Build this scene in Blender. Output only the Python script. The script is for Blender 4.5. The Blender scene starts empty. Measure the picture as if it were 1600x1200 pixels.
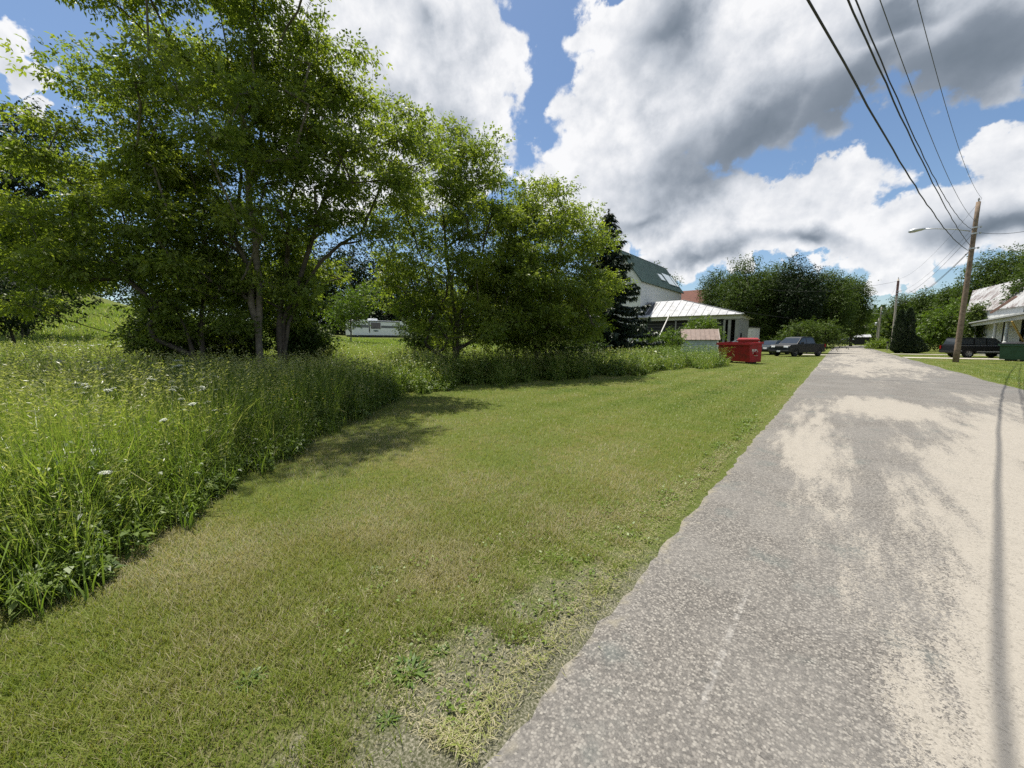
# a country lane with mown verge, meadow and trees under cumulus clouds
DENOISE = False
SKY_TINT = (0.77, 0.83, 0.87)
import bpy, bmesh, math, random
import numpy as np
from mathutils import Vector, Matrix

random.seed(7)
scene = bpy.context.scene
COL = scene.collection
R = math.radians

# ---------------------------------------------------------------- survey
# The camera stands at the left edge of the road, 1.6 m up, +Y runs along the road.
FPX, CAM_H, HORIZON = 610.0, 1.6, 531.0
PITCH = math.atan((600 - HORIZON) / FPX)
YAW = R(39.8)


def ray(u, v):
    a = (u - 800) / FPX
    b = -(v - 600) / FPX
    f = math.cos(PITCH) + b * math.sin(PITCH)
    z = -math.sin(PITCH) + b * math.cos(PITCH)
    return Vector((a * math.cos(YAW) - f * math.sin(YAW), a * math.sin(YAW) + f * math.cos(YAW), z)), f


def P(u, v, D):
    """world point seen at photo pixel (u, v), D metres ahead"""
    r, f = ray(u, v)
    q = r * (D / f)
    return Vector((q.x, q.y, q.z + CAM_H))


def XY(u, D):
    q = P(u, HORIZON, D)
    return q.x, q.y


def sstep(a, b, x):
    t = np.clip((x - a) / (b - a), 0, 1)
    return t * t * (3 - 2 * t)


def terrain(x, y):
    x = np.asarray(x, float)
    y = np.asarray(y, float)
    r = np.maximum(0, -x - 6)
    z = 0.011 * np.minimum(r, 12) + 0.044 * np.maximum(0, r - 12)
    z = z * (1 + 1.9 * sstep(26, -2, y) * sstep(22, 60, -x))
    z = z + 0.03 * np.maximum(0, x - 12) * sstep(0, 40, y)
    d = np.hypot(x, y)
    z = z + 0.02 * np.sin(x * 0.7 + 1) * np.sin(y * 0.53) * sstep(1.2, 4, -x)
    return z


def gz(x, y):
    return float(terrain(x, y))


# ---------------------------------------------------------------- materials
MATS = {}


def nodes_of(m):
    m.use_nodes = True
    nt = m.node_tree
    nt.nodes.clear()
    return nt


class NT:
    def __init__(s, tree):
        s.t = tree

    def n(s, kind, **kw):
        nd = s.t.nodes.new('ShaderNode' + kind)
        ins = kw.pop('ins', {})
        for k, v in kw.items():
            setattr(nd, k, v)
        for k, v in ins.items():
            s.set(nd.inputs[k], v)
        return nd

    def set(s, sock, v):
        if isinstance(v, bpy.types.NodeSocket):
            s.t.links.new(v, sock)
        elif isinstance(v, bpy.types.Node):
            s.t.links.new(v.outputs[0], sock)
        else:
            if hasattr(sock, 'default_value'):
                try:
                    sock.default_value = v
                except (TypeError, ValueError):
                    sock.default_value = tuple(v) + (1,)

    def math(s, op, a, b=0.0, c=0.0, clamp=False):
        nd = s.n('Math', operation=op, use_clamp=clamp)
        s.set(nd.inputs[0], a)
        s.set(nd.inputs[1], b)
        s.set(nd.inputs[2], c)
        return nd.outputs[0]

    def mix(s, f, a, b, blend='MIX'):
        nd = s.n('Mix', data_type='RGBA', blend_type=blend)
        s.set(nd.inputs[0], f)
        s.set(nd.inputs[6], a if isinstance(a, (bpy.types.NodeSocket, bpy.types.Node)) else tuple(a)[:3] + (1,))
        s.set(nd.inputs[7], b if isinstance(b, (bpy.types.NodeSocket, bpy.types.Node)) else tuple(b)[:3] + (1,))
        return nd.outputs[2]

    def ramp(s, f, stops, interp='LINEAR'):
        nd = s.n('ValToRGB')
        nd.color_ramp.interpolation = interp
        el = nd.color_ramp.elements
        while len(el) < len(stops):
            el.new(0.5)
        for e, (p, c) in zip(el, stops):
            e.position = p
            e.color = tuple(c)[:3] + (1,) if not isinstance(c, (int, float)) else (c, c, c, 1)
        s.set(nd.inputs[0], f)
        return nd.outputs[0]

    def smooth(s, x, a, b, lo=0.0, hi=1.0):
        nd = s.n('MapRange', interpolation_type='SMOOTHSTEP')
        s.set(nd.inputs[0], x)
        for i, v in enumerate((a, b, lo, hi)):
            nd.inputs[i + 1].default_value = v
        return nd.outputs[0]

    def noise(s, vec, scale, detail=4, rough=0.55, dist=0.0, out=0):
        nd = s.n('TexNoise', ins={'Scale': scale, 'Detail': detail, 'Roughness': rough, 'Distortion': dist})
        if vec is not None:
            s.set(nd.inputs['Vector'], vec)
        return nd.outputs[out]

    def mapping(s, vec, loc=(0, 0, 0), rot=(0, 0, 0), scale=(1, 1, 1), kind='POINT'):
        nd = s.n('Mapping', vector_type=kind)
        s.set(nd.inputs[0], vec)
        nd.inputs[1].default_value = loc
        nd.inputs[2].default_value = rot
        nd.inputs[3].default_value = scale
        return nd.outputs[0]


def solid(name, color, rough=0.6, metal=0.0, var=0.25, scale=3.0, bump=0.0, bscale=40, spec=0.4, color2=None, coat=0.0, detail=5):
    """principled paint / wood / metal with procedural wear"""
    if name in MATS:
        return MATS[name]
    m = bpy.data.materials.new(name)
    t = NT(nodes_of(m))
    tc = t.n('TexCoord').outputs['Object']
    nz = t.noise(tc, scale, detail, 0.6)
    c = Vector(color)
    c2 = Vector(color2) if color2 else c * (1 - var)
    col = t.ramp(nz, [(0.32, c2), (0.6, c), (0.8, c * (1 + var * 0.4))])
    pr = t.n('BsdfPrincipled', ins={'Base Color': col, 'Metallic': metal, 'Specular IOR Level': spec, 'Coat Weight': coat})
    t.set(pr.inputs['Roughness'], t.math('ADD', rough - 0.08, t.math('MULTIPLY', nz, 0.16)))
    if bump:
        b = t.n('Bump', ins={'Strength': bump, 'Distance': 0.02})
        t.set(b.inputs['Height'], t.noise(tc, bscale, 4))
        t.set(pr.inputs['Normal'], b)
    o = t.n('OutputMaterial')
    t.set(o.inputs[0], pr)
    MATS[name] = m
    return m


def glass_dark(name='window_glass', col=(0.026, 0.033, 0.040)):
    if name in MATS:
        return MATS[name]
    m = bpy.data.materials.new(name)
    t = NT(nodes_of(m))
    pr = t.n('BsdfPrincipled', ins={'Base Color': tuple(col) + (1,), 'Roughness': 0.06, 'Specular IOR Level': 0.6})
    o = t.n('OutputMaterial')
    t.set(o.inputs[0], pr)
    MATS[name] = m
    return m


def leafmat(name, stops, trans=0.4, rough=0.45, spec=0.35, tcol=(1.15, 1.25, 0.55), noise_scale=0.35, noise_amt=0.35):
    """leaf: principled + translucent, tint is a per-leaf attribute (each leaf's own colour)"""
    if name in MATS:
        return MATS[name]
    m = bpy.data.materials.new(name)
    t = NT(nodes_of(m))
    at = t.n('Attribute', attribute_name='tint')
    tc = t.n('TexCoord').outputs['Object']
    nz = t.noise(tc, noise_scale, 2)
    f = t.math('ADD', at.outputs['Fac'], t.math('MULTIPLY', t.math('SUBTRACT', nz, 0.5), noise_amt), clamp=True)
    col = t.ramp(f, stops)
    pr = t.n('BsdfPrincipled', ins={'Base Color': col, 'Roughness': rough, 'Specular IOR Level': spec})
    tr = t.n('BsdfTranslucent')
    t.set(tr.inputs[0], t.mix(1.0, col, tcol, 'MULTIPLY'))
    mx = t.n('MixShader')
    mx.inputs[0].default_value = trans
    t.set(mx.inputs[1], pr)
    t.set(mx.inputs[2], tr)
    o = t.n('OutputMaterial')
    t.set(o.inputs[0], mx)
    MATS[name] = m
    return m


# ---------------------------------------------------------------- object helpers
def tag(o, label=None, cat=None, group=None, kind=None):
    if label:
        o['label'] = label
    if cat:
        o['category'] = cat
    if group:
        o['group'] = group
    if kind:
        o['kind'] = kind
    return o


def thing(name, label, cat, loc=(0, 0, 0), rz=0.0, group=None):
    o = bpy.data.objects.new(name, None)
    o.empty_display_size = 0.2
    COL.objects.link(o)
    o.location = loc
    o.rotation_euler = (0, 0, rz)
    return tag(o, label, cat, group)


def link_mesh(name, me, m, parent=None):
    o = bpy.data.objects.new(name, me)
    COL.objects.link(o)
    if m:
        for mm in (m if isinstance(m, (list, tuple)) else [m]):
            me.materials.append(mm)
    if parent:
        o.parent = parent
    return o


def copy_tree(o, parent=None):
    c = o.copy()
    COL.objects.link(c)
    c.parent = parent
    for ch in list(o.children):
        copy_tree(ch, c)
    return c


class MB:
    """collects shapes into one mesh"""

    def __init__(s):
        s.v = []
        s.f = []
        s.mi = []

    def add(s, vs, fs, mi=0):
        k = len(s.v)
        s.v += [tuple(p) for p in vs]
        s.f += [tuple(i + k for i in f) for f in fs]
        s.mi += [mi] * len(fs)
        return s

    def box(s, x0, x1, y0, y1, z0, z1, mi=0):
        v = [(x0, y0, z0), (x1, y0, z0), (x1, y1, z0), (x0, y1, z0), (x0, y0, z1), (x1, y0, z1), (x1, y1, z1), (x0, y1, z1)]
        return s.add(v, [(0, 3, 2, 1), (4, 5, 6, 7), (0, 1, 5, 4), (1, 2, 6, 5), (2, 3, 7, 6), (3, 0, 4, 7)], mi)

    def hexa(s, pts, mi=0):
        return s.add(pts, [(0, 3, 2, 1), (4, 5, 6, 7), (0, 1, 5, 4), (1, 2, 6, 5), (2, 3, 7, 6), (3, 0, 4, 7)], mi)

    def bar(s, a, b, w, h=None, mi=0):
        """square-section bar from a to b"""
        h = h or w
        a, b = Vector(a), Vector(b)
        d = (b - a).normalized()
        up = Vector((0, 0, 1)) if abs(d.z) < 0.95 else Vector((0, 1, 0))
        x = d.cross(up).normalized() * w / 2
        y = x.cross(d).normalized() * h / 2
        return s.hexa([a - x - y, a + x - y, a + x + y, a - x + y, b - x - y, b + x - y, b + x + y, b - x + y], mi)

    def prism(s, poly, y0, y1, mi=0, top=None):
        """polygon in xz extruded along y; `top(x,z)` scales y"""
        n = len(poly)
        g = top or (lambda x, z: 1.0)
        v = [(x, y0 * g(x, z), z) for x, z in poly] + [(x, y1 * g(x, z), z) for x, z in poly]
        fs = [tuple(range(n)), tuple(range(2 * n - 1, n - 1, -1))]
        fs += [(i, i + n, (i + 1) % n + n, (i + 1) % n) for i in range(n)]
        return s.add(v, fs, mi)

    def tube(s, pts, rad, sides=6, cap=True, mi=0):
        pts = [Vector(p) for p in pts]
        n = len(pts)
        rad = rad if isinstance(rad, (list, tuple)) else [rad] * n
        vs, fs = [], []
        ref = None
        for i, p in enumerate(pts):
            d = (pts[min(i + 1, n - 1)] - pts[max(i - 1, 0)])
            d = d.normalized() if d.length > 1e-9 else Vector((0, 0, 1))
            if ref is None:
                ref = d.cross(Vector((0.31, 0.95, 0.05)) if abs(d.z) > 0.9 else Vector((0, 0, 1))).normalized()
            ref = (ref - d * ref.dot(d))
            ref = ref.normalized() if ref.length > 1e-6 else d.orthogonal().normalized()
            b = d.cross(ref)
            for k in range(sides):
                a = 2 * math.pi * k / sides
                vs.append(p + (ref * math.cos(a) + b * math.sin(a)) * rad[i])
        for i in range(n - 1):
            for k in range(sides):
                k2 = (k + 1) % sides
                fs.append((i * sides + k, i * sides + k2, (i + 1) * sides + k2, (i + 1) * sides + k))
        if cap:
            fs.append(tuple(range(sides - 1, -1, -1)))
            fs.append(tuple((n - 1) * sides + k for k in range(sides)))
        return s.add(vs, fs, mi)

    def lathe(s, prof, c, axis='z', sides=20, mi=0):
        """profile [(r, h)] revolved about axis through c"""
        vs, fs = [], []
        for r, h in prof:
            for k in range(sides):
                a = 2 * math.pi * k / sides
                p = (r * math.cos(a), r * math.sin(a), h)
                if axis == 'y':
                    p = (p[0], p[2], p[1])
                if axis == 'x':
                    p = (p[2], p[0], p[1])
                vs.append((p[0] + c[0], p[1] + c[1], p[2] + c[2]))
        n = len(prof)
        for i in range(n - 1):
            for k in range(sides):
                k2 = (k + 1) % sides
                fs.append((i * sides + k, i * sides + k2, (i + 1) * sides + k2, (i + 1) * sides + k))
        return s.add(vs, fs, mi)

    def build(s, name, m, parent=None, smooth=False, bevel=0.0, loc=None):
        me = bpy.data.meshes.new(name)
        me.from_pydata(s.v, [], s.f)
        if len(set(s.mi)) > 1:
            me.polygons.foreach_set('material_index', s.mi)
        bm = bmesh.new()
        bm.from_mesh(me)
        bmesh.ops.recalc_face_normals(bm, faces=bm.faces)
        if bevel:
            es = [e for e in bm.edges if len(e.link_faces) == 2 and e.calc_face_angle(0) > 0.5]
            bmesh.ops.bevel(bm, geom=es, offset=bevel, segments=2, affect='EDGES', profile=0.6, clamp_overlap=True)
        bm.to_mesh(me)
        bm.free()
        if smooth:
            me.polygons.foreach_set('use_smooth', [True] * len(me.polygons))
        o = link_mesh(name, me, m, parent)
        if loc:
            o.location = loc
        return o


def np_mesh(name, V, quads, tint=None, smooth=False):
    """big quad mesh straight from arrays"""
    V = np.ascontiguousarray(V, np.float32)
    Q = np.ascontiguousarray(quads, np.int32)
    me = bpy.data.meshes.new(name)
    me.vertices.add(len(V))
    me.vertices.foreach_set('co', V.ravel())
    me.loops.add(Q.size)
    me.loops.foreach_set('vertex_index', Q.ravel())
    me.polygons.add(len(Q))
    me.polygons.foreach_set('loop_start', np.arange(0, Q.size, 4, dtype=np.int32))
    if smooth:
        me.polygons.foreach_set('use_smooth', np.ones(len(Q), bool))
    me.update(calc_edges=True)
    if tint is not None:
        a = me.attributes.new('tint', 'FLOAT', 'FACE')
        a.data.foreach_set('value', np.ascontiguousarray(tint, np.float32))
    return me


def nrm(a):
    return a / np.maximum(np.linalg.norm(a, axis=-1, keepdims=True), 1e-9)


def leaf_quads(B, axis, up, L, W, sag=0.0):
    """one diamond-shaped leaf per row"""
    side = nrm(np.cross(axis, up))
    nn = np.cross(side, axis)
    L = np.asarray(L)[:, None]
    W = np.asarray(W)[:, None]
    mid = B + axis * L * 0.42
    V = np.stack([B, mid + side * W * 0.5 + nn * W * 0.12, B + axis * L - np.array([0, 0, 1.0]) * L * sag, mid - side * W * 0.5 + nn * W * 0.12], 1)
    n = len(B)
    return V.reshape(-1, 3), np.arange(4 * n).reshape(n, 4)


class Geo:
    """accumulates array geometry"""

    def __init__(s):
        s.V, s.Q, s.T, s.k = [], [], [], 0

    def add(s, V, Q, tint):
        s.V.append(V)
        s.Q.append(Q + s.k)
        s.T.append(np.broadcast_to(tint, (len(Q),)) if np.ndim(tint) == 0 else tint)
        s.k += len(V)

    def build(s, name, m, parent=None, smooth=False):
        me = np_mesh(name, np.concatenate(s.V), np.concatenate(s.Q), np.concatenate(s.T), smooth)
        return link_mesh(name, me, m, parent)
# ---------------------------------------------------------------- camera, sun and sky
cam = bpy.data.cameras.new('camera')
cam.sensor_width = 36
cam.lens = FPX / 1600 * 36
cam.clip_start = 0.05
cam.clip_end = 3000
co = bpy.data.objects.new('camera', cam)
COL.objects.link(co)
co.location = (0, 0, CAM_H)
co.rotation_euler = (math.pi / 2 - PITCH, 0, YAW)
scene.camera = co

scene.view_settings.view_transform = 'Standard'
scene.view_settings.look = 'None'
scene.view_settings.gamma = 1
EXPOSURE = 0.55
scene.view_settings.exposure = EXPOSURE
scene.cycles.max_bounces = 8
scene.cycles.diffuse_bounces = 4
scene.cycles.glossy_bounces = 2
scene.cycles.transmission_bounces = 4
scene.cycles.transparent_max_bounces = 4
scene.cycles.caustics_reflective = False
scene.cycles.caustics_refractive = False
scene.cycles.use_denoising = DENOISE

SUN_EL, SUN_AZ = R(70.4), R(-71)        # azimuth from +Y towards +X
sd = Vector((math.sin(SUN_AZ) * math.cos(SUN_EL), math.cos(SUN_AZ) * math.cos(SUN_EL), math.sin(SUN_EL)))
sl = bpy.data.lights.new('sun', 'SUN')
sl.energy = 5.0
sl.angle = R(0.53)
sl.color = (1.0, 0.95, 0.86)
so = bpy.data.objects.new('sun', sl)
COL.objects.link(so)
so.rotation_euler = (-sd).to_track_quat('-Z', 'Y').to_euler()

SKY_S = 0.1
world = bpy.data.worlds.new('World')
scene.world = world
world.use_nodes = True
wt = world.node_tree
wt.nodes.clear()
t = NT(wt)
sky = t.n('TexSky', sky_type='NISHITA', sun_disc=False, sun_elevation=SUN_EL, sun_rotation=SUN_AZ % (2 * math.pi), air_density=1.0, dust_density=0.6, ozone_density=1.6)
direction = t.n('TexCoord').outputs['Generated']
sx = t.n('SeparateXYZ')
t.set(sx.inputs[0], direction)
azn = t.math('ARCTAN2', sx.outputs[0], sx.outputs[1])
eln = t.math('ARCSINE', sx.outputs[2])
cmb = t.n('CombineXYZ')
t.set(cmb.inputs[0], azn)
t.set(cmb.inputs[1], eln)
AE = cmb.outputs[0]


def azel(u, v):
    r, _ = ray(u, v)
    return math.atan2(r.x, r.y), math.asin(r.z / r.length)


warp1 = t.noise(direction, 5.0, 3, 0.5, out=1)
warp2 = t.noise(direction, 17.0, 5, 0.6, out=1)


def vm(op, a, b):
    nd = t.n('VectorMath', operation=op)
    t.set(nd.inputs[0], a)
    t.set(nd.inputs[1], b)
    return nd.outputs[0]


def scaled(vec, k):
    nd = t.n('VectorMath', operation='SCALE')
    t.set(nd.inputs[0], vec)
    nd.inputs[3].default_value = k
    return nd.outputs[0]


warp = vm('ADD', scaled(vm('SUBTRACT', warp1, (0.5, 0.5, 0.5)), 0.16), scaled(vm('SUBTRACT', warp2, (0.5, 0.5, 0.5)), 0.10))
PW = vm('ADD', AE, warp)
PD = vm('ADD', AE, vm('ADD', scaled(vm('SUBTRACT', warp1, (0.5, 0.5, 0.5)), 0.20), scaled(vm('SUBTRACT', warp2, (0.5, 0.5, 0.5)), 0.035)))


def blobs(coord, lst):
    """highest of a set of soft ellipses given by where they stand in the sky"""
    acc = None
    for u, v, ru, rv, rot, *st in lst:
        a0, e0 = azel(u, v)
        a1, _ = azel(u - ru, v)
        a2, _ = azel(u + ru, v)
        _, e1 = azel(u, v - rv)
        _, e2 = azel(u, v + rv)
        mp = t.mapping(coord, (a0, e0, 0), (0, 0, R(rot)), (abs(a2 - a1) / 2, abs(e2 - e1) / 2, 1), 'TEXTURE')
        ln = t.n('VectorMath', operation='LENGTH')
        t.set(ln.inputs[0], mp)
        val = t.math('SUBTRACT', 1.0, ln.outputs[1])
        if st:
            val = t.math('SUBTRACT', val, 1.0 - st[0])
        acc = val if acc is None else t.math('SMOOTH_MAX', acc, val, 0.12)
    return acc


COVER = [(610, 90, 215, 190, 0), (690, 220, 160, 130, 0), (720, 120, 120, 160, 0), (540, 260, 140, 120, 0),
         (10, 70, 75, 85, 0, .8), (40, 150, 60, 40, 20, .7),
         (980, 190, 135, 160, 0), (1020, 30, 175, 80, 0), (930, 290, 120, 90, 0), (1150, 130, 240, 190, 0), (1370, 60, 280, 150, 10), (1620, 0, 260, 160, 12),
         (1040, 330, 140, 75, 0),
         (1130, 350, 150, 62, 8), (1270, 320, 135, 68, 8), (1060, 395, 85, 40, 0), (1230, 385, 190, 40, 0), (1400, 370, 110, 58, 0), (1500, 330, 130, 70, 20),
         (1590, 265, 110, 78, 20), (1650, 330, 140, 70, 0), (1420, 415, 90, 25, 0), (965, 395, 16, 18, 0)]
DARK = [(1150, 245, 230, 70, 14, .9), (1330, 175, 240, 70, 17), (1560, 95, 260, 100, 15), (1050, 40, 75, 90, 0, .75), (985, 345, 130, 40, 5, .45),
        (1130, 393, 120, 22, 0, .55), (1270, 386, 110, 22, 0, .55), (1580, 320, 120, 28, 15), (720, 235, 120, 110, 0, 0.28), (590, 130, 120, 90, 0, 0.18), (660, 30, 60, 60, 0, 0.2), (1450, 20, 140, 50, 0, .8), (1010, 405, 50, 18, 0, .5)]
cov = blobs(PW, COVER)
# scattered cumulus over the rest of the sky, outside what the photograph shows
far_n = t.noise(direction, 2.3, 4, 0.55)
away = t.smooth(t.math('ABSOLUTE', t.math('ADD', azn, 0.7)), 1.15, 1.6)
cov = t.math('MAXIMUM', cov, t.math('SUBTRACT', t.math('MULTIPLY', t.math('SUBTRACT', far_n, 0.47), 3.0), t.math('MULTIPLY', t.math('SUBTRACT', 1.0, away), 4.0)))
edge = t.noise(direction, 24.0, 7, 0.62)
vo = t.n('TexVoronoi', feature='F1', ins={'Scale': 15.0, 'Detail': 1.0, 'Roughness': 0.5, 'Lacunarity': 2.3})
t.set(vo.inputs['Vector'], vm('ADD', direction, scaled(vm('SUBTRACT', warp2, (0.5, 0.5, 0.5)), 0.05)))
puff = t.math('SUBTRACT', 0.45, vo.outputs['Distance'])
c = t.math('ADD', cov, t.math('ADD', t.math('MULTIPLY', t.math('SUBTRACT', edge, 0.5), 0.30), t.math('MULTIPLY', puff, 0.30)))
alpha = t.smooth(c, 0.0, 0.15)
dk = t.smooth(blobs(PD, DARK), -0.60, 0.95)
# relief of the billows: the same noise sampled a little towards the sun
off = vm('ADD', direction, tuple(sd * 0.022))
bil = t.noise(direction, 8.5, 8, 0.60)
bil2 = t.noise(off, 8.5, 8, 0.60)
relief = t.math('ADD', t.math('MULTIPLY', t.math('SUBTRACT', bil, bil2), 1.0), t.math('MULTIPLY', puff, 0.20))
thick = t.smooth(c, 0.05, 0.75)
big = t.noise(direction, 6.0, 3, 0.5)
shade = t.math('SUBTRACT', 0.93, t.math('MULTIPLY', dk, 0.78))
shade = t.math('SUBTRACT', shade, t.math('MULTIPLY', t.smooth(big, 0.42, 0.66), t.math('MULTIPLY', thick, 0.13)))
shade = t.math('ADD', shade, t.math('MULTIPLY', relief, t.math('SUBTRACT', 1.0, t.math('MULTIPLY', dk, 0.75))))
shade = t.math('ADD', shade, t.math('MULTIPLY', t.math('SUBTRACT', 1.0, thick), 0.08), clamp=True)
K = 1.0 / (SKY_S * 2 ** EXPOSURE)
cloud = t.ramp(shade, [(0.0, (0.13, 0.165, 0.205)), (0.3, (0.25, 0.29, 0.345)), (0.55, (0.51, 0.55, 0.61)), (0.8, (0.78, 0.80, 0.84)), (1.0, (0.98, 0.98, 0.99))])
cloud = t.mix(1.0, cloud, (K, K, K), 'MULTIPLY')
skyc = t.mix(1.0, sky.outputs[0], (SKY_TINT[0], SKY_TINT[1], SKY_TINT[2]), 'MULTIPLY')
final = t.mix(t.math('MULTIPLY', alpha, 0.97), skyc, cloud)
bg = t.n('Background', ins={'Color': final, 'Strength': SKY_S})
wo = t.n('OutputWorld')
t.set(wo.inputs[0], bg)
world.cycles.sampling_method = 'MANUAL'
world.cycles.sample_map_resolution = 1024
# ---------------------------------------------------------------- ground sheet, road, drives
def axis_steps(brks):
    out = []
    for a, b, st in brks:
        n = max(1, int(round((b - a) / st)))
        out += list(np.linspace(a, b, n, endpoint=False))
    out.append(brks[-1][1])
    return np.array(out)


gx = axis_steps([(-900, -200, 50), (-200, -60, 5), (-60, -14, 1), (-14, -0.5, 0.3), (-0.5, 5, 1.0), (5, 20, 0.8), (20, 80, 5), (80, 900, 60)])
gy = axis_steps([(-400, -30, 40), (-30, -4, 2), (-4, 20, 0.35), (20, 70, 1), (70, 200, 6), (200, 1200, 70)])
X, Y = np.meshgrid(gx, gy)
Z = terrain(X, Y)
V = np.stack([X, Y, Z], -1).reshape(-1, 3)
nx, ny = len(gx), len(gy)
idx = np.arange(nx * ny).reshape(ny, nx)
Q = np.stack([idx[:-1, :-1], idx[:-1, 1:], idx[1:, 1:], idx[1:, :-1]], -1).reshape(-1, 4)
me = np_mesh('ground', V, Q, smooth=True)

m = bpy.data.materials.new('lawn_soil')
t = NT(nodes_of(m))
pos = t.n('TexCoord').outputs['Object']
sx = t.n('SeparateXYZ')
t.set(sx.inputs[0], pos)
n1 = t.noise(pos, 0.55, 5, 0.6)
n2 = t.noise(pos, 7.0, 5, 0.65)
n3 = t.noise(pos, 85.0, 5, 0.7)
grass = t.ramp(t.math('ADD', t.math('MULTIPLY', n1, 0.55), t.math('MULTIPLY', n2, 0.45)),
               [(0.36, (0.095, 0.145, 0.022)), (0.48, (0.14, 0.18, 0.03)), (0.56, (0.20, 0.20, 0.055)), (0.66, (0.28, 0.235, 0.10))])
# mower stripes run with the road
stripe = t.math('SINE', t.math('MULTIPLY', t.math('ADD', sx.outputs[0], t.math('MULTIPLY', n1, 0.5)), 5.2))
grass = t.mix(t.math('MULTIPLY', t.math('ADD', stripe, 1.0), 0.22), grass, (0.17, 0.21, 0.05))
# dry, gritty verge along the road edge
vn = t.math('ADD', sx.outputs[0], t.math('ADD', t.math('MULTIPLY', t.math('SUBTRACT', n2, 0.5), 1.3), t.math('MULTIPLY', t.smooth(sx.outputs[1], 1.2, 3.6), -0.75)))
near = t.smooth(sx.outputs[1], 1.5, 6.0, 0.9, 0.2)
verge = t.math('MULTIPLY', t.smooth(vn, -1.85, -1.2), near)
side = t.smooth(sx.outputs[0], 0.5, 1.0, 1.0, 0.0)
verge = t.math('MULTIPLY', verge, side)
grit = t.ramp(t.math('ADD', t.math('MULTIPLY', n3, 0.6), t.math('MULTIPLY', n2, 0.4)), [(0.36, (0.11, 0.098, 0.08)), (0.48, (0.22, 0.20, 0.16)), (0.58, (0.35, 0.32, 0.25)), (0.72, (0.44, 0.41, 0.33))])
col = t.mix(verge, grass, grit)
# worn bare spots
bare = t.smooth(t.noise(pos, 1.1, 6, 0.7), 0.66, 0.74)
col = t.mix(t.math('MULTIPLY', bare, 0.7), col, (0.30, 0.26, 0.19))
# fine light / dark fibre mottling of the sward
col = t.mix(t.smooth(n3, 0.38, 0.66, 0.8, 0.1), col, (0.045, 0.055, 0.016))
pr = t.n('BsdfPrincipled', ins={'Base Color': col, 'Roughness': 0.95, 'Specular IOR Level': 0.1})
b = t.n('Bump', ins={'Strength': 0.7, 'Distance': 0.03})
t.set(b.inputs['Height'], t.math('ADD', n3, n2))
t.set(pr.inputs['Normal'], b)
t.set(t.n('OutputMaterial').inputs[0], pr)
tag(link_mesh('ground', me, m), kind='structure')

# road: one sheet, edges slightly wavy
rows = axis_steps([(-30, 0, 0.5), (0, 30, 0.1), (30, 145, 1.0)])
rg = np.random.default_rng(3)
lx = -1.02 + 0.02 * np.sin(rows * 1.1) * np.sin(rows * 0.43 + 1) + 0.010 * np.sin(rows * 6.3 + 2 * np.sin(rows * 1.9)) + 0.008 * np.sin(rows * 17.0 + 3 * np.sin(rows * 2.7)) + rg.normal(0, 0.008, len(rows))
rx = 4.70 + 0.06 * np.sin(rows * 0.9 + 2) + rg.normal(0, 0.015, len(rows))
bend = np.where(rows > 100, (rows - 100) ** 2 * 0.0016, 0)
cs = [0.0, 0.03, 0.25, 0.5, 0.75, 0.97, 1.0]
V, k = [], len(cs)
for y, a, c2, bd in zip(rows, lx, rx, bend):
    for q in cs:
        z = 0.012 + 0.045 * (1 - (2 * q - 1) ** 2) - (0.03 if q in (0.0, 1.0) else 0)
        V.append((a + (c2 - a) * q + bd, y, z))
V = np.array(V)
idx = np.arange(len(V)).reshape(-1, k)
Q = np.stack([idx[:-1, :-1], idx[:-1, 1:], idx[1:, 1:], idx[1:, :-1]], -1).reshape(-1, 4)
me = np_mesh('road', V, Q, smooth=True)
m = bpy.data.materials.new('old_asphalt')
t = NT(nodes_of(m))
pos = t.n('TexCoord').outputs['Object']
sx = t.n('SeparateXYZ')
t.set(sx.inputs[0], pos)
x, y = sx.outputs[0], sx.outputs[1]
vor = t.n('TexVoronoi', ins={'Scale': 84.0, 'Randomness': 1.0})
t.set(vor.inputs['Vector'], pos)
stone = t.n('SeparateColor')
t.set(stone.inputs[0], vor.outputs['Color'])
fine = t.noise(pos, 160.0, 2, 0.6)
agg = t.ramp(stone.outputs[0], [(0.0, (0.05, 0.047, 0.043)), (0.35, (0.108, 0.10, 0.09)), (0.6, (0.175, 0.161, 0.142)), (0.82, (0.235, 0.217, 0.19)), (1.0, (0.30, 0.28, 0.245))])
binder = (0.088, 0.081, 0.073)
agg = t.mix(t.smooth(vor.outputs['Distance'], 0.35, 0.75, 0.0, 0.75), agg, binder)
agg = t.mix(t.smooth(fine, 0.4, 0.7, 0.0, 0.35), agg, (0.26, 0.246, 0.222))
wide = t.noise(pos, 0.9, 4, 0.6)
agg = t.mix(t.smooth(wide, 0.35, 0.65, 0.0, 0.42), agg, (0.20, 0.19, 0.174))
blue = t.smooth(t.noise(pos, 2.1, 4, 0.6), 0.55, 0.72, 0.0, 0.30)
agg = t.mix(blue, agg, (0.085, 0.12, 0.115))
# cream dust / worn sealcoat lying in long tongues down the lane
st = t.mapping(pos, (3.1, 0.4, 0), (0, 0, R(-7)), (1.0, 0.22, 1.0))
p1 = t.noise(st, 0.75, 7, 0.66)
p2 = t.noise(t.mapping(pos, (0, 0, 0), (0, 0, R(-10)), (1.0, 0.16, 1.0)), 5.0, 5, 0.65)


def ell(cx, cy, rx_, ry_, rot=0.0):
    mp = t.mapping(pos, (cx, cy, 0), (0, 0, R(rot)), (rx_, ry_, 1e3), 'TEXTURE')
    ln = t.n('VectorMath', operation='LENGTH')
    t.set(ln.inputs[0], mp)
    return t.math('SUBTRACT', 1.0, ln.outputs[1])


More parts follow.
